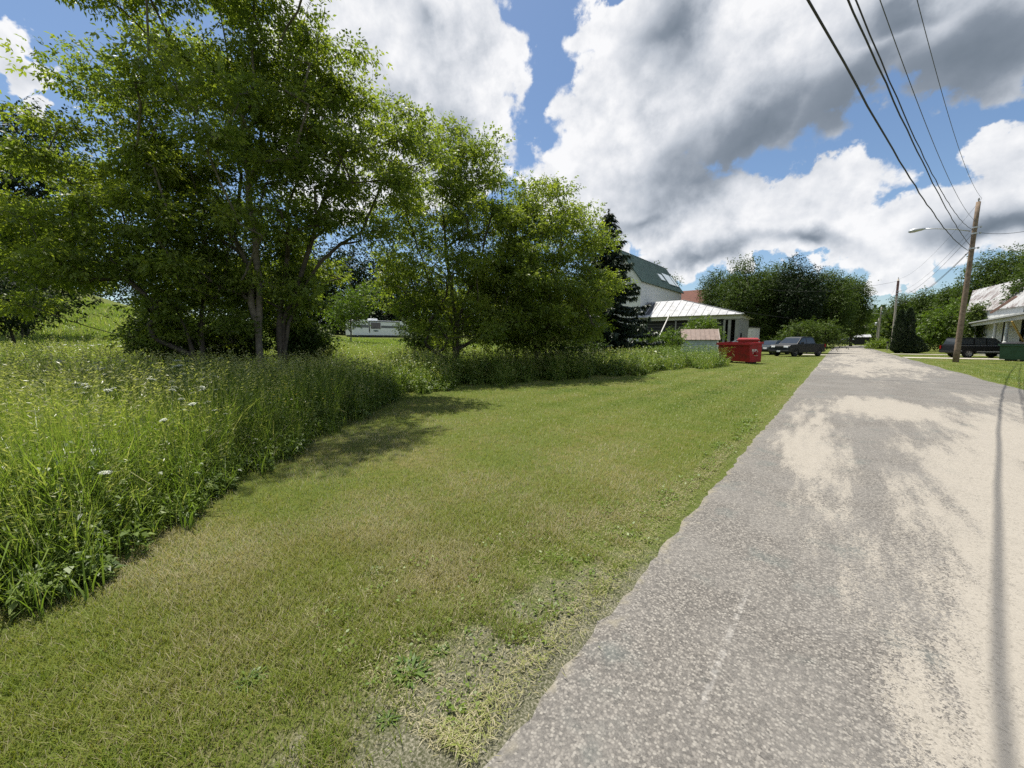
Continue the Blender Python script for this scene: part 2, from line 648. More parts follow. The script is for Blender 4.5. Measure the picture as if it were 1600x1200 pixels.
tongue = t.math('MAXIMUM', ell(2.25, 7.2, 1.6, 9.0, -9), ell(1.10, 3.0, 0.72, 4.2, -14))
tongue = t.math('MAXIMUM', tongue, t.math('MINIMUM', ell(-0.18, 8.9, 0.5, 5.0, 2), 0.16))
tongue = t.math('MAXIMUM', tongue, ell(0.9, 12.3, 1.6, 2.2, 0))
farm = t.smooth(y, 13, 30, -0.55, 0.22)
far_c = t.math('ADD', farm, t.smooth(t.math('ABSOLUTE', t.math('SUBTRACT', x, 1.7)), 1.0, 2.6, 0.1, -0.25))
cm = t.math('ADD', t.math('MAXIMUM', t.math('MINIMUM', tongue, 0.62), far_c), t.math('ADD', t.math('MULTIPLY', t.math('SUBTRACT', p1, 0.5), 2.1), t.math('MULTIPLY', t.math('SUBTRACT', p2, 0.5), 1.5)))
cm = t.math('ADD', cm, t.math('ADD', t.math('MULTIPLY', t.math('SUBTRACT', stone.outputs[1], 0.5), 0.34), t.math('MULTIPLY', t.math('SUBTRACT', fine, 0.5), 0.9)))
cmask = t.smooth(cm, 0.06, 0.24)
pits = t.smooth(stone.outputs[1], 0.86, 0.9, 0.0, 0.55)
cream = t.mix(t.noise(pos, 9.0, 5, 0.6), (0.265, 0.241, 0.203), (0.335, 0.306, 0.26))
cream = t.mix(pits, cream, (0.17, 0.155, 0.13))
cream = t.mix(t.smooth(fine, 0.45, 0.75, 0.0, 0.3), cream, (0.46, 0.425, 0.365))
# the sealcoat is broken where stones stand through it
stand = t.math('MULTIPLY', t.smooth(stone.outputs[2], 0.3, 0.7), t.smooth(cm, 0.5, 0.05))
cmask = t.math('MULTIPLY', cmask, t.math('SUBTRACT', 1.0, t.math('MULTIPLY', stand, 0.25)))
col = t.mix(t.math('MULTIPLY', cmask, 0.93), agg, cream)
# dusty, grass-strewn edge
edge = t.smooth(t.math('ADD', x, t.math('MULTIPLY', t.math('SUBTRACT', t.noise(pos, 9, 4), 0.5), 0.5)), -1.03, -0.86, 0.75, 0.0)
col = t.mix(edge, col, t.mix(fine, (0.17, 0.15, 0.11), (0.33, 0.30, 0.22)))
# the ghost of an old white line
line = t.math('MULTIPLY', t.smooth(t.math('ABSOLUTE', t.math('ADD', t.math('SUBTRACT', x, t.math('MULTIPLY', y, 0.012)), 0.365)), 0.008, 0.02, 1.0, 0.0),
              t.math('MULTIPLY', t.smooth(y, 1.6, 1.8), t.smooth(y, 2.45, 2.9, 1.0, 0.0)))
line = t.math('MULTIPLY', line, t.smooth(t.noise(pos, 24, 4), 0.40, 0.56))
col = t.mix(t.math('MULTIPLY', line, 0.16), col, (0.62, 0.60, 0.56))
# cross crack sealed with tar
crack = t.smooth(t.math('ABSOLUTE', t.math('SUBTRACT', t.math('SUBTRACT', y, 20.6), t.math('MULTIPLY', t.math('SUBTRACT', t.noise(pos, 2.0, 4), 0.5), 0.8))), 0.05, 0.12, 0.7, 0.0)
col = t.mix(crack, col, (0.09, 0.088, 0.085))
pr = t.n('BsdfPrincipled', ins={'Base Color': col, 'Roughness': 0.9, 'Specular IOR Level': 0.2})
b = t.n('Bump', ins={'Strength': 0.4, 'Distance': 0.004})
t.set(b.inputs['Height'], t.math('SUBTRACT', stone.outputs[0], vor.outputs['Distance']))
t.set(pr.inputs['Normal'], b)
t.set(t.n('OutputMaterial').inputs[0], pr)
tag(link_mesh('road', me, m), kind='structure')

# pale concrete walk strips crossing the right-hand lawn
cream_m = solid('pale_gravel', (0.46, 0.42, 0.35), 0.95, var=0.3, scale=2.0, bump=0.4)
for nm, y0, y1, x0, x1, sl_ in (('driveway', 48.6, 51.2, 4.6, 30, 0.10), ('driveway', 60.6, 62.6, 4.6, 30, 0.05), ('driveway', 51.8, 54.0, -3.4, -0.85, 0.0)):
    V, n = [], 26
    for i in range(n + 1):
        xx = x0 + (x1 - x0) * i / n
        for yy in (y0, y1):
            V.append((xx, yy + sl_ * (xx - x0), gz(xx, yy) + 0.03))
    idx = np.arange(2 * (n + 1)).reshape(-1, 2)
    Q = np.stack([idx[:-1, 0], idx[1:, 0], idx[1:, 1], idx[:-1, 1]], -1)
    tag(link_mesh(nm, np_mesh(nm, np.array(V), Q), cream_m), kind='structure')

# ---------------------------------------------------------------- far hill with its woods
hm = solid('hill_soil', (0.035, 0.05, 0.02), 0.95, var=0.3, scale=0.05)
ha = axis_steps([(-60, 60, 2.0)])
hd = np.linspace(0, 1, 14)
hv = []


def hill_h(az):
    # ridge rises from the road's vanishing point to the right, and lower again to the left
    return 6 + 15 * float(sstep(0, 13, az)) + 14 * float(sstep(12, 40, az)) + 2 * math.sin(az * 0.5) + 8 * float(sstep(-8, -35, az))


for a in ha:
    for q in hd:
        d = 190 + 320 * q
        h = hill_h(a) * float(sstep(0, 0.62, q)) - 0.3
        hv.append((d * math.sin(R(a)), d * math.cos(R(a)), h + gz(d * math.sin(R(a)), 0) * 0.3))
idx = np.arange(len(hv)).reshape(len(ha), len(hd))
Q = np.stack([idx[:-1, :-1], idx[1:, :-1], idx[1:, 1:], idx[:-1, 1:]], -1).reshape(-1, 4)
tag(link_mesh('hill', np_mesh('hill', np.array(hv), Q, smooth=True), hm), kind='structure')
# ---------------------------------------------------------------- trees
LEAF_YOUNG = leafmat('box_elder_leaf', [(0.0, (0.074, 0.112, 0.022)), (0.4, (0.148, 0.205, 0.038)), (0.75, (0.245, 0.29, 0.058)), (1.0, (0.35, 0.35, 0.075))], 0.55, tcol=(1.5, 1.48, 0.6))
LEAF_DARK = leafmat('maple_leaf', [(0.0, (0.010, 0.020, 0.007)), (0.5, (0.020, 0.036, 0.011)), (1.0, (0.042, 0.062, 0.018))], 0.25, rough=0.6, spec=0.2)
LEAF_MID = leafmat('ash_leaf', [(0.0, (0.028, 0.050, 0.012)), (0.5, (0.06, 0.095, 0.019)), (1.0, (0.115, 0.15, 0.032))], 0.35, rough=0.6, spec=0.2)
LEAF_LIME = leafmat('lime_green_leaf', [(0.0, (0.06, 0.10, 0.015)), (0.5, (0.11, 0.17, 0.024)), (1.0, (0.19, 0.24, 0.035))], 0.45)
NEEDLE = leafmat('spruce_needle', [(0.0, (0.012, 0.024, 0.012)), (0.5, (0.026, 0.044, 0.022)), (1.0, (0.06, 0.08, 0.035))], 0.12)
BARK = solid('grey_bark', (0.17, 0.15, 0.12), 0.9, var=0.55, scale=9, bump=0.8, bscale=30)
BARK_DK = solid('dark_bark', (0.085, 0.072, 0.058), 0.9, var=0.5, scale=9, bump=0.8, bscale=30)


def grow(trunks, targets, rng, step=0.45, r_trunk=0.16, r_tip=0.006):
    """branch skeleton: each foliage target is reached from the nearest wood below it"""
    pos, par, chains = [], [], []
    for tr in trunks:
        ch, last = [], -1
        for p in tr:
            pos.append(np.array(p, float))
            par.append(last)
            last = len(pos) - 1
            ch.append(last)
        chains.append(ch)
    order = np.argsort([np.linalg.norm(q - pos[0]) for q in targets])
    A = np.zeros((len(pos) + len(targets) * 12, 3))
    A[:len(pos)] = pos
    n = len(pos)
    tdir = np.zeros((len(targets), 3))
    ends = np.zeros(len(targets), int)
    for ti in order:
        q = targets[ti]
        d = A[:n] - q
        dist = np.linalg.norm(d, axis=1)
        cost = dist + np.maximum(0, d[:, 2]) * 1.6 + np.maximum(0, 0.35 * dist + d[:, 2]) * 0.8
        j = int(np.argmin(cost))
        a = A[j].copy()
        L = np.linalg.norm(q - a)
        k = min(10, max(1, int(L / step)))
        mid_up = np.array([0, 0, 0.10 * L])
        wob = rng.normal(0, 0.06 * L, 3)
        last, ch = j, [j]
        for i in range(1, k + 1):
            s = i / k
            p = a * (1 - s) + q * s - (mid_up - wob) * (4 * s * (1 - s)) * 0.6
            A[n] = p
            par.append(last)
            last = n
            ch.append(n)
            n += 1
        ends[ti] = last
        chains.append(ch)
        tdir[ti] = nrm(q - a)
    cnt = np.zeros(n)
    for e in ends:
        cnt[e] += 1
    for i in range(n - 1, -1, -1):
        if par[i] >= 0:
            cnt[par[i]] += cnt[i]
    root = max(cnt[c[0]] for c in chains[:len(trunks)])
    rad = np.maximum(r_tip, r_trunk * (np.maximum(cnt, 0.3) / root) ** 0.55)
    return A[:n], chains, rad, tdir


def wood_mesh(A, chains, rad, ntr, base_flare=1.35):
    w = MB()
    for ci, ch in enumerate(chains):
        r = [rad[i] for i in ch]
        if ci >= ntr and len(ch) > 1:
            r[0] = min(r[0], r[1] * 1.25)
        else:
            r[0] *= base_flare
        w.tube([A[i] for i in ch], r, 8 if ci < ntr else (5 if r[0] > 0.02 else 3), cap=False)
    return w


def foliage(geo, targets, tdir, rng, sprays, leaflets, r_clump, L, W, droop=0.35, tint=(0.15, 0.7), flat=0.7, upb=0.4):
    """sprays of compound leaves round each twig end"""
    n = len(targets) * sprays
    c = np.repeat(targets, sprays, 0)
    base_dir = np.repeat(tdir, sprays, 0)
    off = rng.normal(0, 1, (n, 3)) * np.array([1, 1, flat]) * r_clump * 0.55
    o = c + off
    d = nrm(base_dir * 0.5 + nrm(off) * 0.9 + rng.normal(0, 0.45, (n, 3)) - np.array([0, 0, droop]))
    up = nrm(np.array([0, 0, 1.0]) * upb + rng.normal(0, 0.45, (n, 3)))
    ct = np.repeat(rng.random(len(targets)), sprays)
    st = rng.random(n)
    rach = L * 1.5
    sd_ = nrm(np.cross(d, up))
    for k in range(leaflets):
        if k == leaflets - 1:
            s, ang = 1.0, rng.normal(0, 0.15, n)
        else:
            s, ang = 0.25 + 0.55 * (k // 2) / max(1, (leaflets - 1) // 2), (1 if k % 2 else -1) * rng.uniform(0.7, 1.25, n)
        ax = nrm(d * np.cos(ang)[:, None] + sd_ * np.sin(ang)[:, None] + rng.normal(0, 0.12, (n, 3)) - np.array([0, 0, 0.15]))
        B = o + d * rach * s
        ll = L * rng.uniform(0.75, 1.25, n)
        u2 = nrm(up + rng.normal(0, 0.3, (n, 3)))
        Vq, Qq = leaf_quads(B, ax, u2, ll, W * ll / L, 0.12)
        ti = tint[0] + (tint[1] - tint[0]) * (0.45 * ct + 0.35 * st + 0.2 * rng.random(n))
        geo.add(Vq, Qq, ti)


def in_ellipsoids(ells, n, rng, bias=0.45, gap=0.5):
    """twig-end targets filling a union of ellipsoids, kept apart so clumps and gaps show"""
    vol = np.array([e[3] * e[4] * e[5] for e in ells]) ** 0.75
    vol = vol / vol.sum()
    out = np.zeros((0, 3))
    tries = 0
    while len(out) < n and tries < 60:
        tries += 1
        k = rng.choice(len(ells), 400, p=vol)
        e = np.array(ells)[k]
        d = nrm(rng.normal(0, 1, (400, 3)))
        r = rng.random(400) ** (bias)
        q = e[:, :3] + d * r[:, None] * e[:, 3:6]
        for p in q:
            if len(out) >= n:
                break
            g = gap * (1 if tries < 25 else 0.7)
            if len(out) and np.min(((out - p) ** 2).sum(1)) < g * g:
                continue
            out = np.vstack([out, p])
    return out


def E_(u, v, D, ru, rv, rd=None):
    """crown lobe: centre pixel, distance ahead, half sizes in photo pixels"""
    c = P(u, v, D)
    s = D / FPX
    rh = ru * s * math.cos(math.atan((u - 800) / FPX))     # a ball looks wider away from the axis
    return [c.x, c.y, c.z, rh, rd if rd else rh, rv * s]


def broadleaf(name, label, cat, u, D, lobes, seed, n, sprays, leaflets, L, W, leaf_m, bark=BARK, group=None, trunks=None, r_trunk=0.17,
              clump=0.6, gap=0.5, bias=0.45, droop=0.35, tint=(0.1, 0.8), min_z=0.5, flat=0.7, major=None):
    rng = np.random.default_rng(seed)
    x, y = XY(u, D)
    z = gz(x, y)
    root = thing(name, label, cat, (x, y, z), 0, group)
    ells = [list(np.array(e) - np.array([x, y, z, 0, 0, 0])) for e in lobes]
    if major:           # foliage gathered in layered masses with air between them
        nm, Rm, fm, gm = major
        C = in_ellipsoids(ells, nm, rng, bias, gm)
        per = int(math.ceil(n / len(C)))
        T = np.zeros((0, 3))
        for c_ in C:
            rs = Rm * rng.uniform(0.65, 1.3)
            dd = nrm(rng.normal(0, 1, (per, 3))) * (rng.random((per, 1)) ** 0.4)
            T = np.vstack([T, c_ + dd * np.array([rs, rs, rs * fm])])
    else:
        T = in_ellipsoids(ells, n, rng, bias, gap)
    T = T[T[:, 2] > min_z]
    top = max(e[2] + e[5] * 0.55 for e in ells)
    ctr = np.mean([e[:3] for e in ells], 0)
    if trunks is None:
        trunks = [[(0, 0, -0.2), (ctr[0] * 0.1, ctr[1] * 0.1, top * 0.2), (ctr[0] * 0.3, ctr[1] * 0.3, top * 0.4), (ctr[0] * 0.6, ctr[1] * 0.6, top * 0.7), (ctr[0] * 0.9, ctr[1] * 0.9, top * 0.95)]]
    # densify trunk polylines with a little sway
    tt = []
    for tr in trunks:
        pts = []
        for a, b2 in zip(tr[:-1], tr[1:]):
            a, b2 = np.array(a, float), np.array(b2, float)
            kk = max(1, int(np.linalg.norm(b2 - a) / 0.6))
            for i in range(kk):
                pts.append(a + (b2 - a) * i / kk + (rng.normal(0, 0.03, 3) if pts else 0))
        pts.append(np.array(tr[-1], float))
        tt.append(pts)
    A, chains, rad, tdir = grow(tt, T, rng, r_trunk=r_trunk, r_tip=max(0.006, D * 0.0003))
    wood_mesh(A, chains, rad, len(tt)).build('trunk', bark, root, smooth=True)
    geo = Geo()
    foliage(geo, T, tdir, rng, sprays, leaflets, clump, L, W, droop, tint, flat)
    geo.build('crown', leaf_m, root)
    return root


def spruce(name, label, cat, u, D, height, radius, seed, leaf_m=NEEDLE, bark=BARK_DK, group=None, dens=1.0, first=0.4):
    rng = np.random.default_rng(seed)
    x, y = XY(u, D)
    root = thing(name, label, cat, (x, y, gz(x, y)), 0, group)
    w = MB()
    w.tube([(0, 0, -0.2), (0.05, 0, height * 0.5), (0, 0.03, height)], [0.02 * height, 0.011 * height, 0.01], 8)
    geo = Geo()
    z = first
    B, AX, LL = [], [], []
    while z < height - 0.15:
        f = 1 - z / height
        n = int(5 + 4 * f)
        a0 = rng.random() * 6.28
        for i in range(n):
            a = a0 + 6.283 * i / n + rng.normal(0, 0.15)
            ln = radius * (f ** 0.85) * rng.uniform(0.55, 1.15) + 0.12
            z += rng.normal(0, 0.03)
            h = Vector((math.cos(a), math.sin(a), 0))
            pts = []
            for k in range(7):
                s = k / 6
                pts.append(Vector((0, 0, z)) + h * ln * s + Vector((0, 0, ln * (-0.42 * s + 0.24 * s * s * s + 0.10 * f * s))))
            w.tube(pts, [0.012 + 0.02 * f * (1 - k / 6) for k in range(7)], 4, cap=False)
            steps = max(3, int(ln / (0.13 / dens)))
            for k in range(steps):
                s = (k + 0.6) / steps
                p = pts[min(5, int(s * 6))].lerp(pts[min(6, int(s * 6) + 1)], s * 6 - int(s * 6))
                for sgn in (-1, 1, 0, 0):
                    lat = h.cross(Vector((0, 0, 1))) * sgn
                    sl_ = (0.16 + 0.34 * ln * 0.35 * (1 - s)) if sgn else 0.26
                    d = (lat * 0.9 + h * 0.55 + Vector((rng.normal(0, 0.18), rng.normal(0, 0.18), -0.55 if sgn == 0 else -0.28 + rng.normal(0, 0.15)))).normalized()
                    B.append(p)
                    AX.append(d)
                    LL.append(sl_ * rng.uniform(0.8, 1.25) + 0.08)
        z += 0.30 + 0.12 * f
    for k in range(14):
        B.append(Vector((0, 0, height - 0.05 * k)))
        AX.append(Vector((rng.normal(0, 0.5), rng.normal(0, 0.5), 0.8)).normalized())
        LL.append(0.22)
    B, AX, LL = np.array([tuple(b_) for b_ in B]), np.array([tuple(b_) for b_ in AX]), np.array(LL)
    for rep in range(2):
        up = nrm(np.array([0, 0, 1.0]) + rng.normal(0, 0.5, B.shape))
        Vq, Qq = leaf_quads(B + rng.normal(0, 0.03, B.shape), nrm(AX + rng.normal(0, 0.22, AX.shape)), up, LL * (1 if rep == 0 else 0.8), np.full(len(B), 0.075) * (1 + D / 90), 0.15)
        geo.add(Vq, Qq, np.clip(0.25 + 0.5 * rng.random(len(B)), 0, 1))
    w.build('trunk', bark, root)
    geo.build('crown', leaf_m, root)
    return root


def column(name, label, cat, u, D, height, radius, seed, leaf_m, nl=6000, L=0.22, group=None, lumps=0.25):
    """dense clipped-looking columnar evergreen"""
    rng = np.random.default_rng(seed)
    x, y = XY(u, D)
    root = thing(name, label, cat, (x, y, gz(x, y)), 0, group)
    MB().tube([(0, 0, -0.1), (0, 0, height * 0.9)], [0.09, 0.02], 6).build('trunk', BARK_DK, root)
    z = rng.random(nl) ** 1.15
    prof = np.minimum(1, (z / 0.12) ** 0.5) * (1 - z ** 2.2) ** 0.75
    a = rng.random(nl) * 6.283
    lump = 1 + lumps * np.sin(a * 3 + z * 17 + seed) * np.sin(z * 23 + a)
    r = radius * prof * lump * (0.55 + 0.45 * rng.random(nl) ** 0.4)
    B = np.stack([r * np.cos(a), r * np.sin(a), z * height], -1)
    ax = nrm(np.stack([np.cos(a) * 0.55, np.sin(a) * 0.55, np.full(nl, 0.7)], -1) + rng.normal(0, 0.3, (nl, 3)))
    up = nrm(np.stack([np.cos(a), np.sin(a), np.full(nl, 0.3)], -1) + rng.normal(0, 0.4, (nl, 3)))
    Vq, Qq = leaf_quads(B, ax, up, np.full(nl, L) * rng.uniform(0.7, 1.2, nl), np.full(nl, L * 0.45), 0.05)
    geo = Geo()
    geo.add(Vq, Qq, rng.random(nl))
    geo.build('crown', leaf_m, root)
    return root


# the clump of box elders on the left
def fork(u, D, tips):
    """trunk polylines from a base pixel column to tip pixels (u, v, D)"""
    x, y = XY(u, D)
    b = Vector((x, y, gz(x, y)))
    return [[(0, 0, -0.2)] + [tuple(P(*c_) - b) for c_ in chain] for chain in tips]


broadleaf('box_elder_tree', 'tallest leafy tree of the left clump, pale grey trunk standing in the grass', 'tree', 404, 10.56,
          [E_(330, 60, 10.40, 190, 110), E_(250, 30, 10.08, 130, 110), E_(390, 30, 10.08, 120, 110), E_(425, 190, 10.24, 120, 110), E_(250, 190, 9.84, 150, 120), E_(340, 330, 10.40, 130, 110), E_(170, 110, 10.08, 85, 80), E_(300, -70, 10.08, 150, 80), E_(420, -90, 9.4, 130, 80), E_(340, -170, 9.6, 130, 80), E_(330, 200, 9.52, 130, 100), E_(390, 400, 11.36, 120, 80)],
          11, 600, 30, 5, 0.095, 0.0430, LEAF_YOUNG, clump=0.336, gap=0.56, major=(66, 0.76, 0.5, 1.00), flat=0.5, bias=0.5, r_trunk=0.08,
          trunks=fork(404, 10.56, [[(405, 480, 10.56), (402, 400, 10.56), (392, 320, 10.48), (380, 200, 10.40), (350, 60, 10.48), (330, -60, 10.56)],
                                  [(400, 520, 10.56), (388, 430, 10.64), (350, 320, 10.72), (300, 200, 10.72)]]))
broadleaf('box_elder_tree', 'leaning leafy tree left of the pale trunk, low bright branches sweeping over the meadow', 'tree', 305, 10.24,
          [E_(200, 380, 9.76, 150, 75), E_(80, 370, 9.60, 110, 70), E_(130, 290, 9.92, 110, 70), E_(260, 320, 10.56, 100, 110), E_(270, 445, 9.92, 80, 55), E_(290, 490, 10.88, 70, 50), E_(20, 440, 9.44, 70, 50), E_(330, 470, 10.88, 80, 60)],
          12, 460, 28, 5, 0.093, 0.0430, LEAF_YOUNG, bark=BARK_DK, clump=0.320, gap=0.52, major=(54, 0.68, 0.38, 0.88), r_trunk=0.07, droop=0.15, flat=0.5,
          trunks=fork(305, 10.24, [[(312, 500, 10.24), (330, 420, 10.16), (318, 330, 10.08), (290, 240, 10.00)], [(295, 515, 10.16), (262, 460, 10.00), (190, 420, 9.84), (90, 385, 9.68)], [(318, 510, 10.24), (350, 430, 10.24), (362, 340, 10.24)]]))
broadleaf('box_elder_tree', 'leafy tree leaning right from the left clump, with an open twiggy middle', 'tree', 436, 11.04,
          [E_(560, 205, 11.36, 85, 75), E_(620, 225, 11.52, 52, 55), E_(505, 180, 11.04, 75, 85), E_(490, 310, 11.04, 85, 65), E_(585, 310, 11.36, 55, 55), E_(440, 430, 12.16, 80, 80), E_(490, 110, 10.88, 40, 45), E_(480, 480, 11.20, 60, 55), E_(530, 270, 10.56, 80, 70)],
          13, 400, 30, 5, 0.095, 0.0430, LEAF_YOUNG, bark=BARK_DK, clump=0.320, gap=0.52, major=(46, 0.68, 0.5, 0.92), flat=0.5, r_trunk=0.08,
          trunks=fork(436, 11.04, [[(445, 500, 11.04), (475, 420, 11.04), (500, 330, 11.12), (545, 220, 11.28)], [(452, 505, 11.04), (500, 410, 11.20), (565, 360, 11.36), (610, 250, 11.44)], [(440, 480, 10.96), (448, 360, 10.88), (480, 200, 10.88)]]))
# middle pair
broadleaf('box_elder_tree', 'bushy leafy tree between the camper and the dark spruce, taller of its pair', 'tree', 712, 16.81,
          [E_(705, 290, 16.81, 75, 80), E_(650, 330, 16.40, 55, 85), E_(760, 330, 17.06, 70, 80), E_(690, 430, 16.40, 95, 75), E_(780, 430, 16.81, 80, 70), E_(650, 440, 16.24, 55, 70), E_(740, 250, 16.97, 45, 50), E_(700, 245, 16.89, 40, 42), E_(700, 500, 16.40, 70, 40), E_(770, 500, 16.65, 70, 40)],
          14, 620, 28, 5, 0.110, 0.0528, LEAF_YOUNG, bark=BARK_DK, clump=0.377, gap=0.58, major=(78, 0.78, 0.6, 0.94), flat=0.55, r_trunk=0.11, min_z=0.3,
          trunks=fork(712, 16.81, [[(712, 500, 16.81), (700, 420, 16.81), (690, 330, 16.73), (700, 250, 16.81)], [(716, 500, 16.81), (745, 420, 16.89), (770, 330, 16.97)], [(708, 510, 16.73), (670, 440, 16.48), (645, 360, 16.40)]]))
broadleaf('box_elder_tree', 'rounded leafy tree beside the dark spruce, lower of its pair', 'tree', 838, 18.45,
          [E_(850, 360, 18.45, 75, 62), E_(895, 370, 18.70, 48, 62), E_(805, 380, 18.20, 50, 70), E_(850, 450, 18.20, 95, 70), E_(915, 440, 18.86, 38, 70), E_(840, 325, 18.53, 55, 32), E_(830, 505, 18.04, 80, 36), E_(890, 505, 18.29, 60, 36)],
          15, 560, 28, 5, 0.114, 0.0546, LEAF_YOUNG, bark=BARK_DK, clump=0.394, gap=0.58, major=(68, 0.82, 0.6, 0.98), flat=0.55, r_trunk=0.11, min_z=0.3,
          trunks=fork(838, 18.45, [[(836, 500, 18.45), (825, 420, 18.37), (830, 330, 18.45)], [(842, 500, 18.45), (870, 420, 18.45), (890, 340, 18.61)]]))
spruce('spruce_tree', 'dark pointed spruce with drooping boughs in front of the white house', 'tree', 946, 26.5, 9.9, 3.9, 21, dens=1.6, first=0.3)

# left edge and behind
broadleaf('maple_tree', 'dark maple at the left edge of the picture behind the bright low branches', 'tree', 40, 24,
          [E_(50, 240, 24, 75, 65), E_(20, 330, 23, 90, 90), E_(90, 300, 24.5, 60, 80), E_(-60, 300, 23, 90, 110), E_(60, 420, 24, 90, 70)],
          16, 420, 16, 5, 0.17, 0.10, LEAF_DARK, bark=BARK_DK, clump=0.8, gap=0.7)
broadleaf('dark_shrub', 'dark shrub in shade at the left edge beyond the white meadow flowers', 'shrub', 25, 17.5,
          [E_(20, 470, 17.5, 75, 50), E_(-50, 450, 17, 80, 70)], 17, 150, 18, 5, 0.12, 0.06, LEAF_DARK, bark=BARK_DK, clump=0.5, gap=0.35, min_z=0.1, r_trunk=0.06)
broadleaf('young_tree', 'small lime green young tree left of the white camper', 'tree', 548, 44,
          [E_(548, 480, 44, 26, 26), E_(572, 460, 44, 20, 16), E_(535, 495, 44, 20, 18)], 18, 90, 14, 5, 0.22, 0.11, LEAF_LIME, clump=0.7, gap=0.5, r_trunk=0.08)
broadleaf('shrub', 'grey green shrub at the foot of the middle trees, right of the camper', 'shrub', 640, 19.5,
          [E_(655, 520, 19.5, 26, 22), E_(680, 525, 19.5, 28, 20)], 19, 110, 16, 5, 0.11, 0.05, LEAF_MID, clump=0.4, gap=0.25, min_z=0.1, r_trunk=0.04)
broadleaf('shrub', 'low shrub under the rounded tree beside the spruce', 'shrub', 850, 20.0,
          [E_(850, 535, 20, 50, 22), E_(800, 530, 20, 40, 20), E_(905, 540, 20.5, 40, 18)], 20, 130, 14, 5, 0.11, 0.05, LEAF_MID, clump=0.4, gap=0.25, min_z=0.1, r_trunk=0.04)

for i, (u, v, D, ru, rv, lab) in enumerate([(255, 522, 11.2, 46, 26, 'shaded undergrowth shrub left of the trunks in the left clump'), (355, 530, 12.0, 40, 26, 'shaded undergrowth shrub between the trunks of the left clump'),
                                            (470, 532, 12.6, 34, 22, 'shaded undergrowth shrub right of the trunks in the left clump')]):
    broadleaf('shrub', lab, 'shrub', u, D, [E_(u, v, D, ru, rv), E_(u + ru * .7, v + 8, D, ru * .6, rv * .7)], 130 + i, 110, 18, 5, 0.10, 0.045, LEAF_MID, bark=BARK_DK, clump=0.34, gap=0.2, min_z=0.1, r_trunk=0.03, tint=(0.0, 0.7))

# woods behind, each tree its own
for i, (u, D, top, ru, lab) in enumerate([
    (150, 84, 330, 90, 'shaded tree behind the low bright branches, above the sunlit patch of field'),
    (20, 76, 300, 80, 'shaded tree behind the dark maple at the left edge'),
    (270, 84, 350, 80, 'shaded tree seen through the trunks of the left clump'),
    (385, 72, 370, 70, 'shaded tree straight behind the pale grey trunk'),
    (462, 76, 372, 62, 'dark wood tree just right of the left clump'),
    (528, 80, 378, 56, 'dark wood tree above the left end of the camper'),
    (596, 82, 392, 52, 'dark wood tree above the camper roof'),
    (665, 86, 420, 56, 'dark wood tree behind the taller middle tree'),
    (735, 90, 425, 56, 'dark wood tree behind the gap of the middle pair'),
    (810, 92, 430, 56, 'dark wood tree behind the rounded middle tree'),
    (885, 95, 440, 56, 'dark wood tree left of the spruce')]):
    c0 = (top + 520) / 2
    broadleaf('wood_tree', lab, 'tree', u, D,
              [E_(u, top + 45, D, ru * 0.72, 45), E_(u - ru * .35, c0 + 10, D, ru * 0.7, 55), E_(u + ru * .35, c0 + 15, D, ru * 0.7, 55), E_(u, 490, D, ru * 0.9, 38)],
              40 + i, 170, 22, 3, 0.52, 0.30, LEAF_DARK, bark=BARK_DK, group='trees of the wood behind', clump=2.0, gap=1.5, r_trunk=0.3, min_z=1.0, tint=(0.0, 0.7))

# row beyond the houses
for i, (u, D, top, ru, lab, sh) in enumerate([
    (1128, 92, 424, 34, 'low rounded tree rising behind the white hip roof', 0),
    (1170, 84, 404, 40, 'broad tree nearest the white house in the row beyond the pickup', 0),
    (1212, 88, 412, 36, 'open crowned tree left of the conical one in the far row', 0),
    (1246, 80, 404, 34, 'dense conical dark tree in the middle of the far row', 1),
    (1290, 84, 424, 36, 'tree right of the conical one, above the bush by the pickup', 0),
    (1330, 96, 438, 24, 'rightmost tree of the far row, leaning over the road', 0)]):
    c0 = (top + 530) / 2
    rl = random.Random(u)
    lob = [E_(u + rl.uniform(-8, 8), top + 32, D, ru * (0.45 if sh else 0.5), 32), E_(u + rl.uniform(-18, 18), top + 50 + rl.uniform(0, 18), D - 3, ru * 0.55, 26), E_(u - ru * .3, c0 - 8, D, ru * 0.75, 40), E_(u + ru * .3, c0 - 5, D, ru * 0.75, 40), E_(u, 500, D, ru * 0.85, 26)]
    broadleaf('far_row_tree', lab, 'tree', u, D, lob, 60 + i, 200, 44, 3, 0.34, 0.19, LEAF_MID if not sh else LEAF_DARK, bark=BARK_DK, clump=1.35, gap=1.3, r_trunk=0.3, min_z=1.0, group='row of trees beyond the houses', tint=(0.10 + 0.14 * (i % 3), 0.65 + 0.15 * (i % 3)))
broadleaf('small_tree', 'little tree top showing above the green metal roof', 'tree', 1032, 118,
          [E_(1020, 428, 118, 16, 14), E_(1045, 442, 118, 14, 12), E_(1030, 470, 118, 22, 30)], 71, 70, 16, 3, 0.5, 0.28, LEAF_MID, clump=1.3, gap=1.0, r_trunk=0.2, min_z=3)
broadleaf('bush', 'rounded grey green bush right behind the dark pickup', 'bush', 1262, 46,
          [E_(1255, 520, 46, 30, 18), E_(1285, 518, 46.5, 24, 18), E_(1235, 526, 46, 20, 12), E_(1300, 530, 46, 16, 12)], 72, 150, 16, 5, 0.2, 0.10, LEAF_MID, clump=0.7, gap=0.4, min_z=0.1, r_trunk=0.05, tint=(0.3, 0.95))
broadleaf('bush', 'bright leafy bush growing behind the little shed', 'bush', 1098, 49,
          [E_(1095, 512, 49, 22, 14), E_(1112, 522, 49, 14, 14)], 73, 90, 14, 5, 0.2, 0.10, LEAF_LIME, clump=0.6, gap=0.4, min_z=0.1, r_trunk=0.05)
